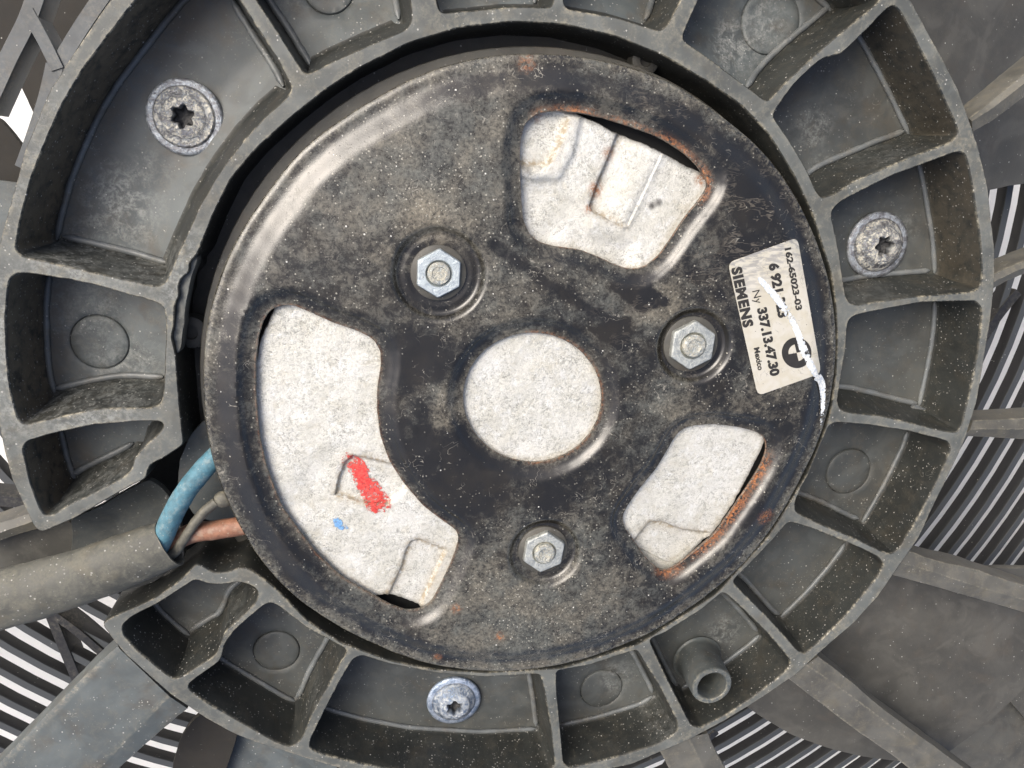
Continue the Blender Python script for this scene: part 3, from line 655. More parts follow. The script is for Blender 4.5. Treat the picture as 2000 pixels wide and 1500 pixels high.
# ------------------------------------------------------------------ cable channel left of the motor
def sheet(name, pts, zf, mat, parent=None, spacing=14, sm=2, thick=14, z=0., amp=.8, **kw):
    q = [P2(x, y, z) for x, y in pts]; a = ccw(wob(smooth(resample(q, 7), sm), amp, 15)); v_, t_ = fill(a, [], spacing)
    zz = np.array([zf(*p) for p in v_]); mb = MB(); mb.add(np.c_[v_, zz], t_, **{k: np.full(len(v_), x) for k, x in kw.items()})
    za = np.array([zf(*p) for p in a]); L = [np.c_[a, za], np.c_[inset(a, -1.), za-2], np.c_[inset(a, -1.), za-thick]]
    mb.strip([list(map(tuple, l)) for l in L], flip=True, edge=[.5]*len(a)+[.3]*len(a)+[0]*len(a))
    mb.add(np.c_[v_, zz-thick], t_[:, ::-1])
    return mb.build(name, mat, parent, 45)
ca, cb = np.array(P2(100, 1090, -70)), np.array(P2(360, 985, -70)); cd = (cb-ca)/np.linalg.norm(cb-ca); cn = np.array([-cd[1], cd[0]])
def zchan(x, y):
    s_ = (np.array((x, y))-ca)@cn; return -95 + 40*min(1.5, max(-1., s_/75))**2*(1 if s_ > 0 else .3) + 6
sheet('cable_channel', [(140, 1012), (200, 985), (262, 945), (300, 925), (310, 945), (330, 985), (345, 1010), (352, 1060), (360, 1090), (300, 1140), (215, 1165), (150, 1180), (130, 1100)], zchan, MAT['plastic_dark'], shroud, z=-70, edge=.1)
sheet('channel_bracket', [(-60, 1062), (0, 1050), (70, 1035), (140, 1018), (155, 1052), (160, 1100), (-60, 1150)], lambda x, y: -95., MAT['casing'], shroud, z=-95)

sheet('dark_gap_sheet', [(262, 860), (400, 840), (470, 1000), (520, 1100), (470, 1180), (330, 1180), (290, 1060)], lambda x, y: -200., MAT['black'], shroud, z=-200)  # added dark sheet: blacks out the gap where pale ground would show
sheet('broken_ledge', [(372, 500), (388, 500), (372, 545), (362, 600), (358, 640), (351, 690), (338, 690), (330, 655), (334, 590), (344, 545), (362, 512)], lambda x, y: -11+noise.noise(Vector((x/12, y/12, 3)))*4, MAT['top'], shroud, spacing=6, z=-12, thick=30)
# ------------------------------------------------------------------ motor
motor = empty('fan_motor', (OC.x, OC.y, -200))
tag(motor, 'round fan motor under a dusty black steel cover with cutouts, inside the shroud', 'fan motor')
ZD = 20.
edge_px = [(500, 407), (583, 297), (667, 233), (750, 183), (833, 140), (917, 117), (1000, 105), (1100, 107), (1200, 123), (1267, 143), (1333, 173), (1400, 220), (1467, 273), (1500, 305), (1550, 373), (1583, 440), (1603, 493), (1619, 543), (1630, 607), (1634, 660), (1629, 740), (1617, 807), (1600, 860), (1552, 960), (1503, 1040), (1450, 1105), (1367, 1175), (1267, 1240), (1167, 1280), (1083, 1302), (1000, 1312), (900, 1308), (833, 1297), (767, 1275), (667, 1228), (583, 1173), (533, 1123), (495, 1077), (453, 1000), (425, 933), (407, 867), (397, 767), (400, 660), (420, 567), (450, 490)]
EDGE = ccw(wob(smooth(resample([P2(x, y, ZD) for x, y in edge_px], 6), 60), .5, 25))
H = {}
H['h1'] = [(1024, 240), (1016, 275), (1015, 310), (1017, 370), (1021, 425), (1032, 455), (1048, 472), (1080, 482), (1133, 489), (1170, 503), (1205, 520), (1235, 528), (1262, 523), (1290, 500), (1312, 468), (1335, 432), (1362, 398), (1383, 370), (1384, 352), (1368, 328), (1345, 304), (1317, 284), (1282, 264), (1250, 252), (1183, 230), (1133, 219), (1083, 215), (1050, 220)]
H['h2'] = [(543, 597), (570, 595), (600, 607), (650, 630), (700, 647), (730, 663), (744, 687), (745, 717), (738, 757), (737, 800), (743, 850), (760, 900), (787, 943), (827, 990), (867, 1020), (893, 1038), (898, 1057), (883, 1100), (855, 1158), (842, 1180), (820, 1193), (793, 1195), (760, 1183), (720, 1160), (667, 1130), (617, 1083), (580, 1035), (550, 993), (520, 917), (505, 850), (498, 767), (498, 707), (503, 660), (512, 627), (527, 605)]
H['h3'] = [(1353, 833), (1393, 829), (1440, 834), (1478, 843), (1496, 855), (1500, 877), (1491, 905), (1467, 945), (1435, 992), (1400, 1042), (1363, 1075), (1322, 1108), (1302, 1117), (1283, 1112), (1262, 1092), (1240, 1060), (1220, 1032), (1216, 1010), (1227, 990), (1250, 957), (1283, 917), (1307, 877), (1323, 850), (1337, 838)]
H['h0'] = [(1041+137*math.cos(t_), 778+128*math.sin(t_)) for t_ in np.linspace(0, 2*math.pi, 40)[:-1]]
ZH = 26.
HL = {k: ccw(wob(smooth(resample([P2(x, y, ZH) for x, y in h], 5), 4), .7, 9)) for k, h in H.items()}
NUTS = [(857, 534, 85, 49, .06), (1352, 674, 76, 47, .02), (1062, 1077, 76, 43, -.04)]
NC = [(np.array(P2(x, y, 22)), R_) for x, y, R_, _, _ in NUTS]
GRV = [(np.array([P2(x, y, 38) for x, y in ((965, 478), (1040, 530), (1110, 580), (1180, 622))]), 2.5, 5), (np.array([P2(x, y, 38) for x, y in ((815, 842), (870, 880), (930, 915), (990, 935))]), 2.5, 5)]
def zdisc(xy):
    xy = np.atleast_2d(np.array(xy, float)); e = polydist(xy, EDGE); z_ = np.interp(e, [0, 3, 8, 20], [19, 21, 22, 21.5]) + 15*sstep(17, 64, e)
    z_ = z_ - 3*sstep(80, 420, e)
    d = np.full(len(xy), 1e9)
    for k, h in HL.items():
        dh = polydist(xy, h); ins = inside(xy, h); dh[ins] = 0; d = np.minimum(d, dh)
    z_ -= (9*sstep(32, 19, d)+5*sstep(26, 2, d))*sstep(4, 40, e)
    for c, R_ in NC:
        dn_ = np.hypot(*(xy-c).T); z_ -= 16*sstep(R_+4, R_-13, dn_); z_ += 2.2*np.exp(-((dn_-R_*.72)/2.2)**2)
    for g_, dp, wd in GRV:
        dg = polydist(xy, g_, False); z_ -= dp*sstep(wd, 0, dg)
    return z_
rings = []
for k, h in HL.items():
    for d_ in (3, 7, 12, 18, 24, 31, 38): rings += [tuple(p) for p in inset(h, -d_)]
zd1 = lambda x, y: zdisc([(x, y)])[0]
for d_ in (1.2, 2.5, 5, 8, 12, 17, 22, 28, 34, 40, 46, 52, 58, 64, 70): rings += [tuple(p) for p in inset(EDGE, d_)]
for c, R_ in NC:
    for rr_ in np.arange(R_*.72-22, R_+10, 4.0):
        nn_ = int(2*math.pi*rr_/6); rings += [(c[0]+rr_*math.cos(2*math.pi*q/nn_), c[1]+rr_*math.sin(2*math.pi*q/nn_)) for q in range(nn_)]
v, t = fill(EDGE, list(HL.values()), 7.5, rings)
z = zdisc(v)
z += np.array([noise.noise(Vector((p[0]/35, p[1]/35, 2)))*.8+noise.noise(Vector((p[0]/150, p[1]/150, 5)))*2 for p in v])
dust = .42*np.ones(len(v))
dust = dust + blobs(v, [(850, 300, 230, .28), (620, 450, 160, .12), (1000, 1230, 260, .28), (700, 1190, 160, .2), (1150, 1150, 200, .22), (480, 700, 120, .1), (850, 430, 110, .35), (1290, 600, 60, .25), (1420, 900, 120, .15), (990, 560, 120, .12), (1330, 780, 120, .2), (870, 800, 60, .25), (1170, 700, 80, .15), (1250, 180, 120, .15)], 35)
dust = dust - blobs(v, [(1500, 380, 110, .38), (1460, 480, 70, .35), (815, 690, 70, .35), (840, 880, 110, .32), (1250, 575, 32, .5), (1205, 650, 42, .42), (1280, 730, 60, .2), (1330, 260, 60, .25), (1540, 840, 80, .1), (1100, 420, 60, .1), (1390, 700, 70, .3), (1380, 760, 60, .3), (930, 950, 120, .25), (1080, 960, 90, .25), (560, 240, 60, .1), (1590, 560, 60, .2), (1470, 1010, 60, .2)], 35)
for c, R_ in NC: dn_ = np.hypot(*(v-c).T); dust -= .24*sstep(R_+2, R_-14, dn_)
for g_, dp, wd in GRV: dust -= .4*sstep(16, 3, polydist(v, g_, False))
for c in ([(1195, 560), (1250, 545), (1310, 590), (1255, 612)], [(1155, 645), (1230, 622), (1225, 690), (1190, 665)]):
    a_ = np.array([P2(x, y, 38) for x, y in c]); dd_ = polydist(v, a_); dd_[inside(v, a_)] = 0; dust -= .6*sstep(5, 0, dd_)
tan = blobs(v, [(830, 440, 75, .75), (900, 450, 60, .5), (760, 480, 50, .35), (1310, 600, 55, .6), (870, 820, 60, .5), (1400, 830, 120, .35), (1040, 130, 80, .5), (1110, 930, 50, .35), (1350, 290, 60, .3), (1500, 800, 90, .3)], 35)
e = polydist(v, EDGE); rim = sstep(20, 4, e)*.62
dh = {k: polydist(v, h) for k, h in HL.items()}
rust = blobs(v, [(1125, 217, 50, .8), (1230, 240, 60, .55), (1320, 285, 60, .8), (1385, 340, 35, 1), (1385, 380, 30, .9), (1060, 222, 30, .35)], 26)*sstep(14, 2, dh['h1'])
rust = np.maximum(rust, blobs(v, [(1490, 930, 60, 1), (1440, 1000, 60, 1), (1390, 1060, 60, 1), (1310, 1120, 40, .8)], 26)*sstep(24, 5, dh['h3']))
rust = np.maximum(rust, blobs(v, [(1495, 1010, 22, .8), (975, 1240, 11, .8), (890, 1185, 12, .7), (1030, 122, 18, .5), (855, 1287, 12, .4)], 30))
rust = np.maximum(rust, .55*sstep(5, 0, dh['h0'])*(v[:, 0] > 20)); rust = np.maximum(rust, .3*sstep(4, 0, dh['h2']))
rim = np.maximum(rim, .35*sstep(12, 2, np.minimum(dh['h0'], np.minimum(dh['h2'], dh['h1']))))
dust -= .30*sstep(18, 30, e)*sstep(68, 48, e)
dl_ = np.minimum.reduce(list(dh.values())); dust -= .12*sstep(8, 16, dl_)*sstep(38, 26, dl_)
swirl = blobs(v, [(1480, 430, 130, 1), (1340, 560, 110, .9), (1300, 250, 120, .8), (1240, 600, 100, .5), (1330, 740, 60, .7)], 35)
mb = MB(); mb.add(np.c_[v, z], t, dust=dust, tan=tan, rust=rust, rim=rim, swirl=swirl)
ze = zdisc(EDGE); n = len(EDGE)
mb.strip([list(map(tuple, l)) for l in (np.c_[EDGE, ze], np.c_[inset(EDGE, -1.5), ze-3], np.c_[inset(EDGE, -1.), ze-16], np.c_[inset(EDGE, 8), ze-26])], flip=True, dust=[.5]*(4*n), rim=[1.]*(2*n)+[.3]*(2*n), rust=[0]*(4*n))
for k, h in HL.items():
    zh = zdisc(h); m_ = len(h)
    mb.strip([list(map(tuple, l)) for l in (np.c_[h, zh], np.c_[inset(h, 1.0), zh-1.2], np.c_[inset(h, 1.4), zh-4], np.c_[inset(h, -3), zh-11])], flip=False, dust=[.4]*(4*m_), rim=[.8]*(2*m_)+[.3]*(2*m_), rust=[.35 if k in ('h1', 'h3') else .15]*(4*m_))
cover = mb.build('cover_plate', MAT['paint'], motor, 50)

# aluminium motor housing seen through the four cutouts
ZA = 8.
def wpoly(pts, z_=ZA): return np.array([P2(x, y, z_) for x, y in pts])
FE = []   # (polygon, depth (+ = recessed), edge width)
FE.append((wpoly([(1000, 200), (1108, 228), (1102, 255), (1088, 290), (1072, 318), (1058, 326), (1017, 318), (990, 315)]), 9, 5))
FE.append((wpoly([(1206, 262), (1222, 245), (1300, 285), (1292, 305), (1262, 370), (1228, 440), (1215, 442), (1160, 415), (1152, 402), (1172, 345), (1190, 305)]), 12, 5))
FE.append((wpoly([(1070, 355), (1120, 395), (1150, 450), (1230, 480), (1240, 560), (1000, 560), (1000, 350)]), 8, 40))
FE.append((wpoly([(690, 890), (765, 908), (800, 925), (790, 960), (757, 985), (725, 985), (655, 967), (662, 935), (674, 903)]), 9, 5))
FE.append((wpoly([(820, 1053), (870, 1074), (845, 1130), (812, 1200), (740, 1200), (765, 1150), (785, 1105), (793, 1075), (803, 1058)]), 10, 5))
FE.append((wpoly([(1292, 1018), (1330, 1035), (1385, 1042), (1350, 1130), (1240, 1130), (1236, 1060), (1256, 1035), (1270, 1020)]), 10, 5))
FE.append((wpoly([(1235, 1068), (1262, 1080), (1300, 1100), (1340, 1108), (1300, 1160), (1220, 1120)]), 5, 3))
FE.append((wpoly([(1100, 222), (1135, 228), (1120, 300), (1092, 350), (1050, 352), (1010, 345), (1010, 326), (1060, 330), (1082, 300)]), -5, 12))
FE.append((wpoly([(1296, 300), (1420, 345), (1330, 510), (1222, 450)]), 5, 22))
FE.append((wpoly([(600, 900), (655, 880), (650, 1000), (560, 1000)]), 3, 60))
def zal(xy):
    xy = np.atleast_2d(xy); z_ = np.full(len(xy), ZA)
    for pl, dp, wd in FE:
        d_ = polydist(xy, pl); ins = inside(xy, pl); sd = np.where(ins, d_, -d_); g_ = 1.
        if pl is FE[1][0]: g_ = 1-.74*sstep(10, 85, (xy-np.array(P2(1165, 340, ZA)))@np.array([.93, -.37]))
        if pl is FE[0][0] or pl is FE[4][0]: g_ = .6
        z_ = z_ - dp*g_*sstep(-wd/2, wd/2, sd)
    return z_
regs = {'h1': [(995, 200), (1110, 214), (1132, 227), (1165, 240), (1195, 258), (1213, 264), (1250, 278), (1293, 298), (1335, 322), (1372, 338), (1410, 350), (1400, 400), (1320, 510), (1260, 555), (1120, 510), (1010, 490), (985, 300)],
 'h2': [(560, 575), (540, 598), (532, 615), (518, 645), (508, 668), (503, 700), (480, 720), (480, 800), (500, 930), (540, 1020), (600, 1100), (700, 1155), (730, 1163), (750, 1160), (775, 1166), (822, 1184), (850, 1195), (920, 1060), (900, 1020), (830, 965), (780, 900), (765, 830), (770, 680), (740, 640), (640, 600)],
 'h3': [(1320, 810), (1480, 826), (1492, 850), (1491, 865), (1483, 885), (1460, 930), (1433, 980), (1398, 1033), (1370, 1065), (1345, 1090), (1315, 1135), (1250, 1130), (1190, 1020), (1300, 860)],
 'h0': [(1041+165*math.cos(t_), 778+156*math.sin(t_)) for t_ in np.linspace(0, 2*math.pi, 30)[:-1]]}
mb = MB()
crease = [wpoly([(1213, 262), (1190, 310), (1165, 370), (1152, 408)]), wpoly([(690, 890), (670, 910), (655, 967)]), wpoly([(800, 1060), (785, 1110), (755, 1160)]), wpoly([(690, 890), (757, 903)]), wpoly([(812, 1053), (870, 1074)]), wpoly([(655, 967), (725, 985), (757, 985)]), wpoly([(1152, 408), (1222, 443)]), wpoly([(1070, 320), (1018, 318)]), wpoly([(1108, 232), (1088, 290), (1070, 320)]), wpoly([(1240, 1058), (1270, 1020), (1330, 1035), (1380, 1040)]), wpoly([(870, 1074), (845, 1130), (822, 1180)])]
for k, r_ in regs.items():
    a = ccw(wob(smooth(resample([P2(x, y, ZA) for x, y in r_], 4), 1), 1.8, 9)); ex_ = []
    for pl_, dp_, wd_ in FE:
        pr = np.array([tuple(p) for p in resample(pl_, 3)]); pr = ccw(pr)
        for dd__ in (-3.2, -1.2, 1.2, 3.2): ex_ += [tuple(p) for p in inset(pr, dd__)]
    v_, t_ = fill(a, [], 5, ex_)
    zz = zal(v_) + np.array([noise.noise(Vector((p[0]/9, p[1]/9, 2)))*.55 + noise.noise(Vector((p[0]/40, p[1]/40, 2)))*1.2 for p in v_])
    di = np.zeros(len(v_)); 
    for c_ in crease: di = np.maximum(di, .9*sstep(9, 0, polydist(v_, c_, False)) + .3*sstep(26, 4, polydist(v_, c_, False)))
    if k in HL: di = np.maximum(di, .45*sstep(9, 0, polydist(v_, HL[k]))*inside(v_, HL[k]))
    ru = blobs(v_, [(1165, 370, 18, .9), (1150, 408, 10, .8), (1372, 350, 16, .9), (1190, 300, 16, .6), (1045, 222, 18, .6)], ZA)
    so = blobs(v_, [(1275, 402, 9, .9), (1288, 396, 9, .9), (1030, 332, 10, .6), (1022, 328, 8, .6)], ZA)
    sl = polydist(v_, a); so = np.maximum(so, .55*sstep(7, 0, sl))  # small dark dabs, and darker along the outline of each piece
    mb.add(np.c_[v_, zz], t_, dirt=di, rust=ru, soot=so)
    za = zal(a); n_ = len(a); mb.strip([list(map(tuple, l)) for l in (np.c_[a, za], np.c_[inset(a, -2), za-5], np.c_[inset(a, -3), za-45])], flip=True, soot=[.4]*n_+[.7]*n_+[.9]*n_)  # sides get darker downwards
mb.build('aluminium_housing', MAT['alu'], motor, 60)
def annulus(name, mat, r0, r1, z_, parent, c=OC, h=20, n=96, z1=None, **kw):
    mb = MB(); z1 = z_ if z1 is None else z1
    rg = lambda r, z__: [(c.x+r*math.cos(2*math.pi*i/n), c.y+r*math.sin(2*math.pi*i/n), z__) for i in range(n)]
    mb.strip([rg(r1, z_-h), rg(r1, z_-1.5), rg(r1-1.5, z_), rg(r0, z1), rg(r0, z1-h)]); return mb.build(name, mat, parent, 40)
ec = Vector(EDGE.mean(0))
annulus('rotor_drum', MAT['black'], 60, 604, -28, motor, ec, 120)
annulus('motor_flange', MAT['casing'], 560, 705, -120, motor, ec, 40)
annulus('flange_ring', MAT['casing'], 600, 640, -48, motor, ec, 60)
# flange lugs seen in the gap at the left and the upper right
def lug(px, py, r_, z_=-80):
    c = P(px, py, z_); n = 28; mb = MB()
    rg = lambda r, zz: [(c.x+r*math.cos(2*math.pi*i/n), c.y+r*math.sin(2*math.pi*i/n), zz) for i in range(n)]
    mb.strip([rg(r_+2, z_-30), rg(r_, z_-2), rg(r_-3, z_), rg(r_*.45, z_+.5), rg(r_*.4, z_-8)]); mb.add(rg(r_*.4, z_-8), [tuple(range(n))]); mb.build('mounting_lug', MAT['casing'], motor, 40)
lug(1262, 118, 26, -70); lug(372, 650, 30, -70)
sheet('motor_flange_tab', [(372, 850), (400, 820), (440, 860), (480, 1000), (480, 1030), (440, 1030), (380, 1015), (345, 960), (350, 900)], lambda x, y: -58+.05*y, MAT['plastic'], motor, z=-60, thick=10)

# nuts, washers, bolt ends
def hexr(th, R, rot):
    t_ = (th-rot) % (math.pi/3); return R*math.cos(math.pi/6)/math.cos(t_-math.pi/6)
for i, (x, y, R_, hr, rot) in enumerate(NUTS):
    zn = 20.; ztp = zn+(13 if i == 0 else 16); c = P(x, y, zn+10); n = 72; R = (P(x+hr, y, zn+20)-P(x, y, zn+20)).length; rot = rad(90)+rot+(-.12 if i != 1 else -.1)
    mb = MB(); Ls = []
    for k_, zz, hx in ((1, zn, 1), (1, ztp-4, 1), (.99, ztp-2.2, 1), (.965, ztp-.5, 1), (.94, ztp, 1), (.80, ztp, 0), (.55, ztp, 0), (.50, ztp-3, 0), (.47, ztp-6, 0)):
        L = []
        for j in range(n):
            th = 2*math.pi*j/n; h_ = hexr(th, R, rot); ro = min(h_, R*.985); r_ = (ro*k_ if hx == 1 else (min(ro, R*.9)*k_*1.02 if hx else R*k_))
            
            L.append((c.x+r_*math.cos(th), c.y+r_*math.sin(th), zz+noise.noise(Vector((math.cos(th)*2, math.sin(th)*2, zz)))*.4))
        Ls.append(L)
    mb.strip(Ls); nut = mb.build('hex_nut', MAT['nut'] if i == 0 else MAT['nut_tan'], motor, 28, base=(c.x, c.y, zn))
    nut['label'] = ['pale bluish hex nut at the upper left', 'tarnished hex nut by the silver label', 'tarnished hex nut below the centre cutout'][i]
    mb = MB(); Ls = []; rb = R*.46; zt_ = ztp+(7 if i else 3)
    for r_, zz in ((rb, ztp-8), (rb, zt_-2), (rb-2, zt_), (rb*.62, zt_+.3), (rb*.55, zt_-1.5), (rb*.2, zt_-2), (0.01, zt_-2)):
        Ls.append([(c.x+r_*math.cos(2*math.pi*j/40), c.y+r_*math.sin(2*math.pi*j/40), zz+noise.noise(Vector((r_*.2, j*.4, i)))*.7) for j in range(40)])
    mb.strip(Ls, crust=[.6]*(40*7)); mb.build('bolt_end', MAT['nut_tan'], nut, 45, base=(c.x, c.y, ztp))
    mb = MB(); rw = R*1.12
    rg = lambda r, zz: [(c.x+r*math.cos(2*math.pi*j/60), c.y+r*math.sin(2*math.pi*j/60), zz) for j in range(60)]
    mb.strip([rg(rw+.5, zn-8), rg(rw, zn+3), rg(rw-1.5, zn+4.2), rg(10, zn+4.2)]); mb.build('washer', MAT['casing'], nut, 40, base=(c.x, c.y, zn))

# ------------------------------------------------------------------ label with its print
LC = [(1421.5, 513), (1557.5, 463.5), (1604, 729), (1480, 773)]   # top-left, top-right, bottom-right, bottom-left
zsurf = lambda x, y: zdisc([(x, y)])[0]
def lab(u, v_):   # u along the long side, v across
    a = Vector(LC[0]).lerp(Vector(LC[3]), u); b = Vector(LC[1]).lerp(Vector(LC[2]), u); return a.lerp(b, v_)
def proj_mesh(name, mat, px_pts, faces, add, parent, **at):
    pts = np.array([tuple(p)[:2] for p in px_pts]); z_ = np.full(len(pts), 30.)
    for _ in range(4):
        w_ = np.array([tuple(P(x, y, zz)) for (x, y), zz in zip(pts, z_)]); z_ = zdisc(w_[:, :2])+add
    w_ = np.array([tuple(P(x, y, zz)) for (x, y), zz in zip(pts, z_)]); mb = MB(); mb.add(w_, faces, **at)
    o = mb.build(name, mat, parent, 60, base=None)
    if sum(p.normal.z*p.area for p in o.data.polygons) < 0: o.data.flip_normals()
    return o
nu, nv = 40, 22; rc_ = .06
pts = []; 
for i in range(nu+1):
    for j in range(nv+1):
        u, v_ = i/nu, j/nv
        du, dv = .045, .085
        # round the corners by pulling the outermost points in
        cu = max(0, du-min(u, 1-u))/du; cv = max(0, dv-min(v_, 1-v_))/dv
        if cu > 0 and cv > 0:
            rr = math.hypot(cu, cv)
            if rr > 1e-6: m_ = max(cu, cv)/rr; cu2, cv2 = cu*m_, cv*m_; u = (du-cu2*du) if u < .5 else 1-(du-cu2*du); v_ = (dv-cv2*dv) if v_ < .5 else 1-(dv-cv2*dv)
        pts.append(lab(u, v_))
fc = [(i*(nv+1)+j, i*(nv+1)+j+1, (i+1)*(nv+1)+j+1, (i+1)*(nv+1)+j) for i in range(nu) for j in range(nv)]
worn = [max(0, 1-(i/nu)/.35) for i in range(nu+1) for j in range(nv+1)]
label = proj_mesh('silver_label', MAT['label'], pts, fc, 1.6, motor, worn=worn)
def text(body, A, B, h, upv=(.972, -.235), weight=0.0, add=2.1, name='printed_text', space=1.0):
    cu = bpy.data.curves.new('t', 'FONT'); cu.body = body; cu.size = 1; cu.offset = weight; cu.space_character = space; cu.resolution_u = 3
    ob = bpy.data.objects.new('t', cu); C.objects.link(ob); bpy.context.view_layer.update()
    me = bpy.data.meshes.new_from_object(ob.evaluated_get(bpy.context.evaluated_depsgraph_get()))
    bm = bmesh.new(); bm.from_mesh(me); bmesh.ops.triangulate(bm, faces=bm.faces[:])
    vs_ = [v_.co.copy() for v_ in bm.verts]; bm.verts.index_update(); fs = [[v_.index for v_ in f.verts] for f in bm.faces]; bm.free()
    x0 = min(p.x for p in vs_); x1 = max(p.x for p in vs_); cap = .69
    A, B, up = Vector(A), Vector(B), Vector(upv)
    q = [A+(B-A)*((p.x-x0)/(x1-x0)) + up*(h*p.y/cap) for p in vs_]
    bpy.data.objects.remove(ob); bpy.data.curves.remove(cu); bpy.data.meshes.remove(me)
    return proj_mesh(name, MAT['ink'], q, fs, add, label)
text('SIEMENS', (1429, 524), (1453, 641), 18.5, weight=.06, space=1.15)
text('Ny', (1469, 569), (1475.5, 594), 15, weight=.0)
text('337.13.47.30', (1479.5, 603), (1506, 736), 17, weight=.055)
text('6 921 323', (1502, 516), (1521.5, 622), 17.5, weight=.055)
text('162-65023-03', (1533, 485.5), (1555.5, 607), 11.5, weight=.045)
text('Mexico', (1472.5, 680), (1481, 724), 10.5, weight=.035)
# round emblem: black disc with two pale quadrants
lc = Vector((1556, 689)); q = [lc]; f = []; n = 48
ux, uy = Vector((.972, -.235)), Vector((.235, .972))
def ringf(segs, r0, r1, a0, a1, mat, add, nm):
    q = []; f = []
    for i in range(segs+1):
        t_ = a0+(a1-a0)*i/segs; d_ = ux*math.cos(t_)+uy*math.sin(t_)*1.04; q += [lc+d_*r0, lc+d_*r1]
    f = [(2*i, 2*i+1, 2*i+3, 2*i+2) for i in range(segs)]
    return proj_mesh(nm, mat, q, f, add, label)
ringf(40, 0.01, 29, 0, 2*math.pi, MAT['ink'], 2.1, 'emblem')
ringf(12, 0.3, 16, math.pi+.05, 1.5*math.pi, MAT['label'], 2.7, 'emblem_quadrant')
ringf(12, 0.3, 16, .05, .5*math.pi, MAT['label'], 2.7, 'emblem_quadrant')
# paint marks
def streak(name, path, widths, mat, add, parent, zf=None, solid=None, n=8, taper=.35):
    pts = spline([Vector((x, y, 0)) for x, y in path], 10); m_ = len(pts); wd = np.interp(np.linspace(0, 1, m_), np.linspace(0, 1, len(widths)), widths)
    q = []; so = []
    for i, p in enumerate(pts):
        t_ = (pts[min(i+1, m_-1)]-pts[max(i-1, 0)]).normalized(); nn_ = Vector((-t_.y, t_.x, 0)); s0 = np.interp(i/(m_-1), np.linspace(0, 1, len(solid)), solid) if solid else .5
        endf = min(1, (i+.2)/2.5, (m_-1-i+.2)/2.5)**.5
        for j in range(n+1):
            u = j/n*2-1; q.append((p+nn_*u*wd[i]*endf*(1+.12*noise.noise(Vector((i*.5, u, 3)))))[:2]); so.append(s0*(1 if abs(u) < .6 else taper))
    f = [(i*(n+1)+j, i*(n+1)+j+1, (i+1)*(n+1)+j+1, (i+1)*(n+1)+j) for i in range(m_-1) for j in range(n)]
    if zf is None: return proj_mesh(name, mat, q, f, add, parent, solid=so)
    pw = []
    for x, y in q:
        zz = 0.
        for _ in range(3): p = P(x, y, zz); zz = float(zf([(p.x, p.y)])[0])+add
        p = P(x, y, zz); pw.append((p.x, p.y, zz))
    mb = MB(); mb.add(pw, f, solid=so); o = mb.build(name, mat, parent, 60)
    if sum(p.normal.z*p.area for p in o.data.polygons) < 0: o.data.flip_normals()
    return o
streak('white_paint_streak', [(1481, 542), (1500, 563), (1525, 592), (1545, 622), (1560, 655), (1572, 690), (1587, 720), (1597, 738)], [5, 6.5, 7.5, 6.5, 6.5, 8.5, 7, 5], MAT['white_paint'], 3.4, motor, solid=[.45, .5, .22, .12, .5, .12, .3, .45])
streak('white_paint_streak', [(1594, 734), (1602, 742), (1606, 755), (1607, 772), (1607, 800), (1603, 830)], [9, 7, 6.5, 5, 4, 2], MAT['white_paint'], 2.6, motor, solid=[.4, .4, .4, .3, .1, 0])
streak('red_paint_mark', [(681, 893), (697, 912), (712, 940), (728, 965), (742, 990), (748, 1006)], [13, 18, 19, 22, 26, 12], MAT['red_paint'], 1.6, motor, zal, solid=[.18, .40, .46, .30, .34, .05], taper=.55)
streak('red_paint_mark', [(716, 972), (738, 982), (768, 985)], [10, 20, 10], MAT['red_paint'], 1.9, motor, zal, solid=[.05, .22, .1], taper=.4)
streak('red_paint_mark', [(654, 908), (668, 898), (690, 890)], [9, 13, 8], MAT['red_paint'], 1.9, motor, zal, solid=[.0, .14, .12], taper=.4)
streak('blue_paint_mark', [(644, 1016), (660, 1023), (680, 1034)], [10, 15, 8], MAT['blue_paint'], 1.6, motor, zal, solid=[.2, .5, .25])

# ------------------------------------------------------------------ cable sleeve and wires
path = [P(x, y, z_) for x, y, z_ in ((-90, 1192, 20), (0, 1171, 20), (80, 1150, 20), (170, 1122, 18), (250, 1092, 16), (300, 1074, 14), (331, 1062, 12))]
sp_ = spline(path, 6); n = 40; mb = MB(); Lo = []
m_ = len(sp_)
for i, p in enumerate(sp_):
    t_ = (sp_[min(i+1, m_-1)]-sp_[max(i-1, 0)]).normalized(); s_ = t_.cross(Vector((0, 0, 1))).normalized(); u_ = s_.cross(t_); r_ = 61-13*(i/(m_-1)); L = []
    for k in range(n):
        a = 2*math.pi*k/n; ov = 4 if -2.0 < (a if a < math.pi else a-2*math.pi) < -.35 else 0
        q = p+(s_*math.cos(a)*r_+u_*math.sin(a)*r_*.72); q += noise.noise_vector(q/26)*2.0+noise.noise_vector(q/9)*.7
        if i == m_-1: q += t_*(6*math.cos(a)+noise.noise(Vector((math.cos(a)*2, math.sin(a)*2, 2)))*2)
        L.append(q)
    Lo.append(L)
inn = []
for i, L in enumerate(Lo[::-1][:8]):
    c_ = sum(L, Vector())/n; inn.append([c_+(q-c_)*.91 for q in L])
mb.strip([list(map(tuple, l)) for l in Lo+inn], flip=True, salt=[blob_ for l in Lo+inn for blob_ in [.75]*n], edge=[.0]*(n*(m_-1))+[.8]*n+[.5]*n+[0]*(n*7))
sl = mb.build('cable_sleeve', MAT['sleeve'], None, 50)
if False: pass
tag(sl, 'dusty grey rubber cable sleeve crossing the left edge, its open end holding the wires', 'cable sleeve')
mb = MB(); fl = []
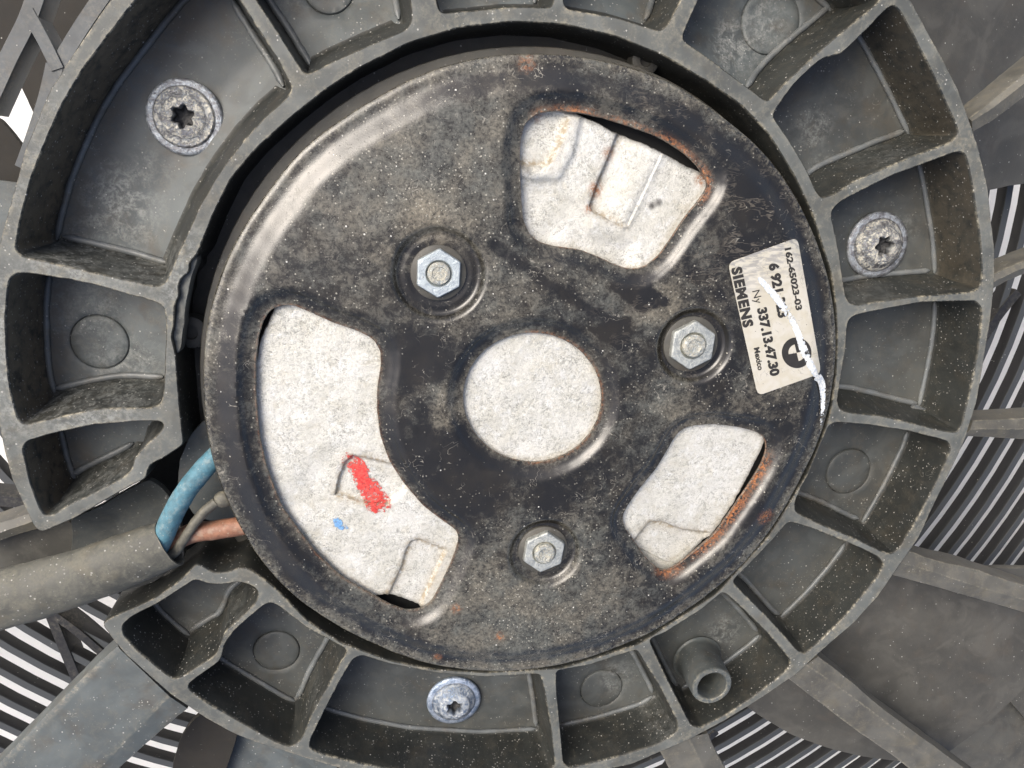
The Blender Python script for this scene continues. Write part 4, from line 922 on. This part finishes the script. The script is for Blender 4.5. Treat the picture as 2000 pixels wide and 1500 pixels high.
for i, p in enumerate(sp_[:-12]):
    fl.append(p + (sp_[min(i+1, m_-1)]-sp_[max(i-1, 0)]).normalized().cross(Vector((0, 0, 1))).normalized()*(56-9*i/m_) + Vector((0, 0, -12)))
tube_mb(mb, fl, [9-7*(i/len(fl))**2 for i in range(len(fl))], 10, True, .45, 1.2, 12); mb.at['edge'] = [.5]*len(mb.v)
mb.build('seam_flap', MAT['sleeve'], sl)
def wire(name, pts, r, mat, lab_, amp=1.0):
    q = spline([P(x, y, z_) for x, y, z_ in pts], 7); mb = MB(); tube_mb(mb, q, r, 20, True, 1, amp, 16); o = mb.build(name, mat, None, 60); tag(o, lab_, 'wire'); return o
wire('wire', [(250, 1100, 14), (300, 1078, 16), (318, 1050, 18), (336, 1008, 15), (362, 962, 8), (393, 922, -2), (425, 888, -12), (450, 860, -18)], 19.5, MAT['blue_wire'], 'dusty blue wire curving from the sleeve end up under the motor cover')
wire('wire', [(260, 1108, -4), (330, 1066, -6), (370, 1043, -8), (420, 1035, -9), (490, 1024, -14), (530, 1015, -16)], 19, MAT['brown_wire'], 'reddish brown wire running right from the sleeve end under the motor cover')
w3 = wire('wire', [(290, 1115, 10), (338, 1082, 12), (358, 1055, 14), (380, 1022, 12), (400, 998, 8), (422, 980, 4)], 9.5, MAT['grey_wire'], 'thin grey wire crossing over the brown wire, ending in a blob at the cover edge')
mb = MB(); c_ = P(436, 976, 2); tube_mb(mb, [c_+Vector((x, y, 0)) for x, y in ((-15, -2), (-12, -1), (-6, 0), (2, 1), (10, 2), (18, 4))], [6, 12, 15.5, 16.5, 14, 6], 18, True, .8, 1.2, 9); mb.build('solder_blob', MAT['grey_wire'], w3)

# ------------------------------------------------------------------ fan blades behind the ring
fan = empty('impeller', (OC.x, OC.y, -320)); tag(fan, 'dark plastic fan wheel whose broad blades show behind the shroud spokes', 'fan wheel')
def blade(pts, z_, mat='blade', tx=0., ty=0., curv=0.):
    c_ = np.mean([P2(x, y, z_) for x, y in pts], axis=0)
    return sheet('fan_blade', pts, lambda x, y: z_+tx*(x-c_[0])+ty*(y-c_[1])+curv*((x-c_[0])**2+(y-c_[1])**2)*1e-4, MAT[mat], fan, 22, 3, 16, z_, .5)
blade([(1700, -60), (1750, -250), (2250, -250), (2200, 340), (2000, 363), (1930, 377), (1900, 382), (1800, 300), (1760, 100)], -230, tx=-.15, ty=.1)
blade([(1700, 1090), (1800, 1110), (1880, 1118), (1950, 1108), (2100, 1102), (2100, 1180), (2060, 1235), (2000, 1293), (1963, 1340), (1900, 1403), (1833, 1463), (1760, 1484), (1690, 1484), (1633, 1478), (1567, 1463), (1510, 1436), (1440, 1395), (1400, 1340), (1500, 1200)], -190, tx=.16, ty=-.05, curv=-1.2)
blade([(1840, 1530), (1850, 1440), (1940, 1340), (2040, 1220), (2900, 1000), (2900, 2100), (1900, 2100)], -300, mat='casing')
blade([(1966, 1335), (1975, 1310), (2010, 1285), (2100, 1230), (2150, 1500), (2060, 1460), (2000, 1400), (1975, 1370)], -262, mat='casing', tx=.1)
blade([(330, 1560), (335, 1500), (350, 1450), (368, 1420), (388, 1398), (420, 1380), (470, 1400), (462, 1440), (445, 1490), (425, 1560)], -220, mat='brown_blade', tx=.2)
blade([(462, 1432), (540, 1440), (640, 1460), (700, 1560), (418, 1560), (445, 1490)], -235, mat='plastic', tx=.1)
blade([(-120, -120), (280, -120), (240, 0), (135, 160), (80, 240), (66, 213), (46, 174), (28, 141), (8, 112), (-120, 60)], -540, mat='brown_blade', tx=.1, ty=-.1)
blade([(-120, 190), (0, 232), (26, 262), (50, 292), (75, 320), (60, 356), (20, 356), (-120, 352)], -540, mat='brown_blade', tx=.1)
blade([(-120, 350), (-10, 352), (60, 362), (60, 520), (-120, 520)], -420, mat='plastic')

# ------------------------------------------------------------------ guard grille with curved slats
grille = empty('guard_grille', (OC.x, OC.y, -470)); tag(grille, 'black guard grille of curved slats behind the fan, over the pale ground', 'guard grille')
ZG = -430.
gc = P(835, 400, ZG)
rs = []
r_ref = (P(-10, 1250, ZG)-gc).length; pitch = 69.
r = r_ref - 7*pitch
while r < r_ref + 16*pitch: rs.append(r); r += pitch
def slat(r, a0, a1):
    n = 60; mb = MB(); L = [[], [], [], [], [], []]
    for i in range(n+1):
        th = rad(a0+(a1-a0)*i/n); d_ = Vector((math.cos(th), math.sin(th), 0)); wv = noise.noise(Vector((th*5, r/80, 0)))*2
        for k, (dr, dz) in enumerate(((-11, -32), (-10.5, -2.5), (-9, 0), (9, 0), (10.5, -2.5), (11, -32))): L[k].append(tuple(gc+d_*(r+dr+wv)+Vector((0, 0, dz))))
    mb.strip(L, closed=False, flip=False, tone=[e for e in (0, .15, 1, 1, .15, 0) for _ in range(n+1)])  # light on the tops and shade on the sides painted per vertex
    o = mb.build('slat', MAT['slat'], grille, 40)
    if sum(p.normal.z*p.area for p in o.data.polygons) < 0: o.data.flip_normals()
for r in rs: slat(r, -162, 40 if r < r_ref+3*pitch else 20)
def bar(pts, w_, z_, mat='slat', h=60, name='lattice_bar'):
    q = [P(x, y, z_) for x, y in pts]; q = [q[0].lerp(q[-1], t_) if len(q) == 2 else p for t_, p in zip(np.linspace(0, 1, max(6, len(q))), (spline(q, 4) if len(q) > 2 else [0]*6))] if len(q) == 2 else spline(q, 5)
    mb = MB(); L = [[], [], [], [], [], []]
    for i, p in enumerate(q):
        t_ = (q[min(i+1, len(q)-1)]-q[max(i-1, 0)]).normalized(); s_ = t_.cross(Vector((0, 0, 1))).normalized()
        for k, (dr, dz) in enumerate(((-w_*1.05, -h), (-w_, -3), (-w_*.9, 0), (w_*.9, 0), (w_, -3), (w_*1.05, -h))): L[k].append(tuple(p+s_*dr+Vector((0, 0, dz))))
    mb.strip(L, closed=False, edge=[e for e in (0, .3, .2, .2, .3, 0) for _ in range(len(q))]); o = mb.build(name, MAT[mat], grille, 40)
    if sum(p.normal.z*p.area for p in o.data.polygons) < 0: o.data.flip_normals()
    return o
ZB = ZG+3
bar([(95, 1195), (125, 1270), (150, 1330)], 13, ZB); bar([(95, 1195), (150, 1235), (215, 1290), (270, 1330)], 11, ZB+2)
bar([(1990, 570), (1950, 620), (1905, 690)], 14, ZB)
bar([(1300, 1540), (1345, 1480), (1400, 1430)], 12, ZB)
bar([(80, -40), (52, 40), (15, 115), (-30, 215)], 17, -330, 'lattice'); bar([(52, 20), (85, 80), (112, 135)], 13, -328, 'lattice')
bar([(215, -30), (160, 50), (108, 135)], 15, -332, 'lattice'); bar([(106, 128), (92, 190), (70, 260), (45, 330)], 17, -331, 'lattice')
bar([(-40, 975), (60, 985), (130, 1000)], 14, -300, 'slat')
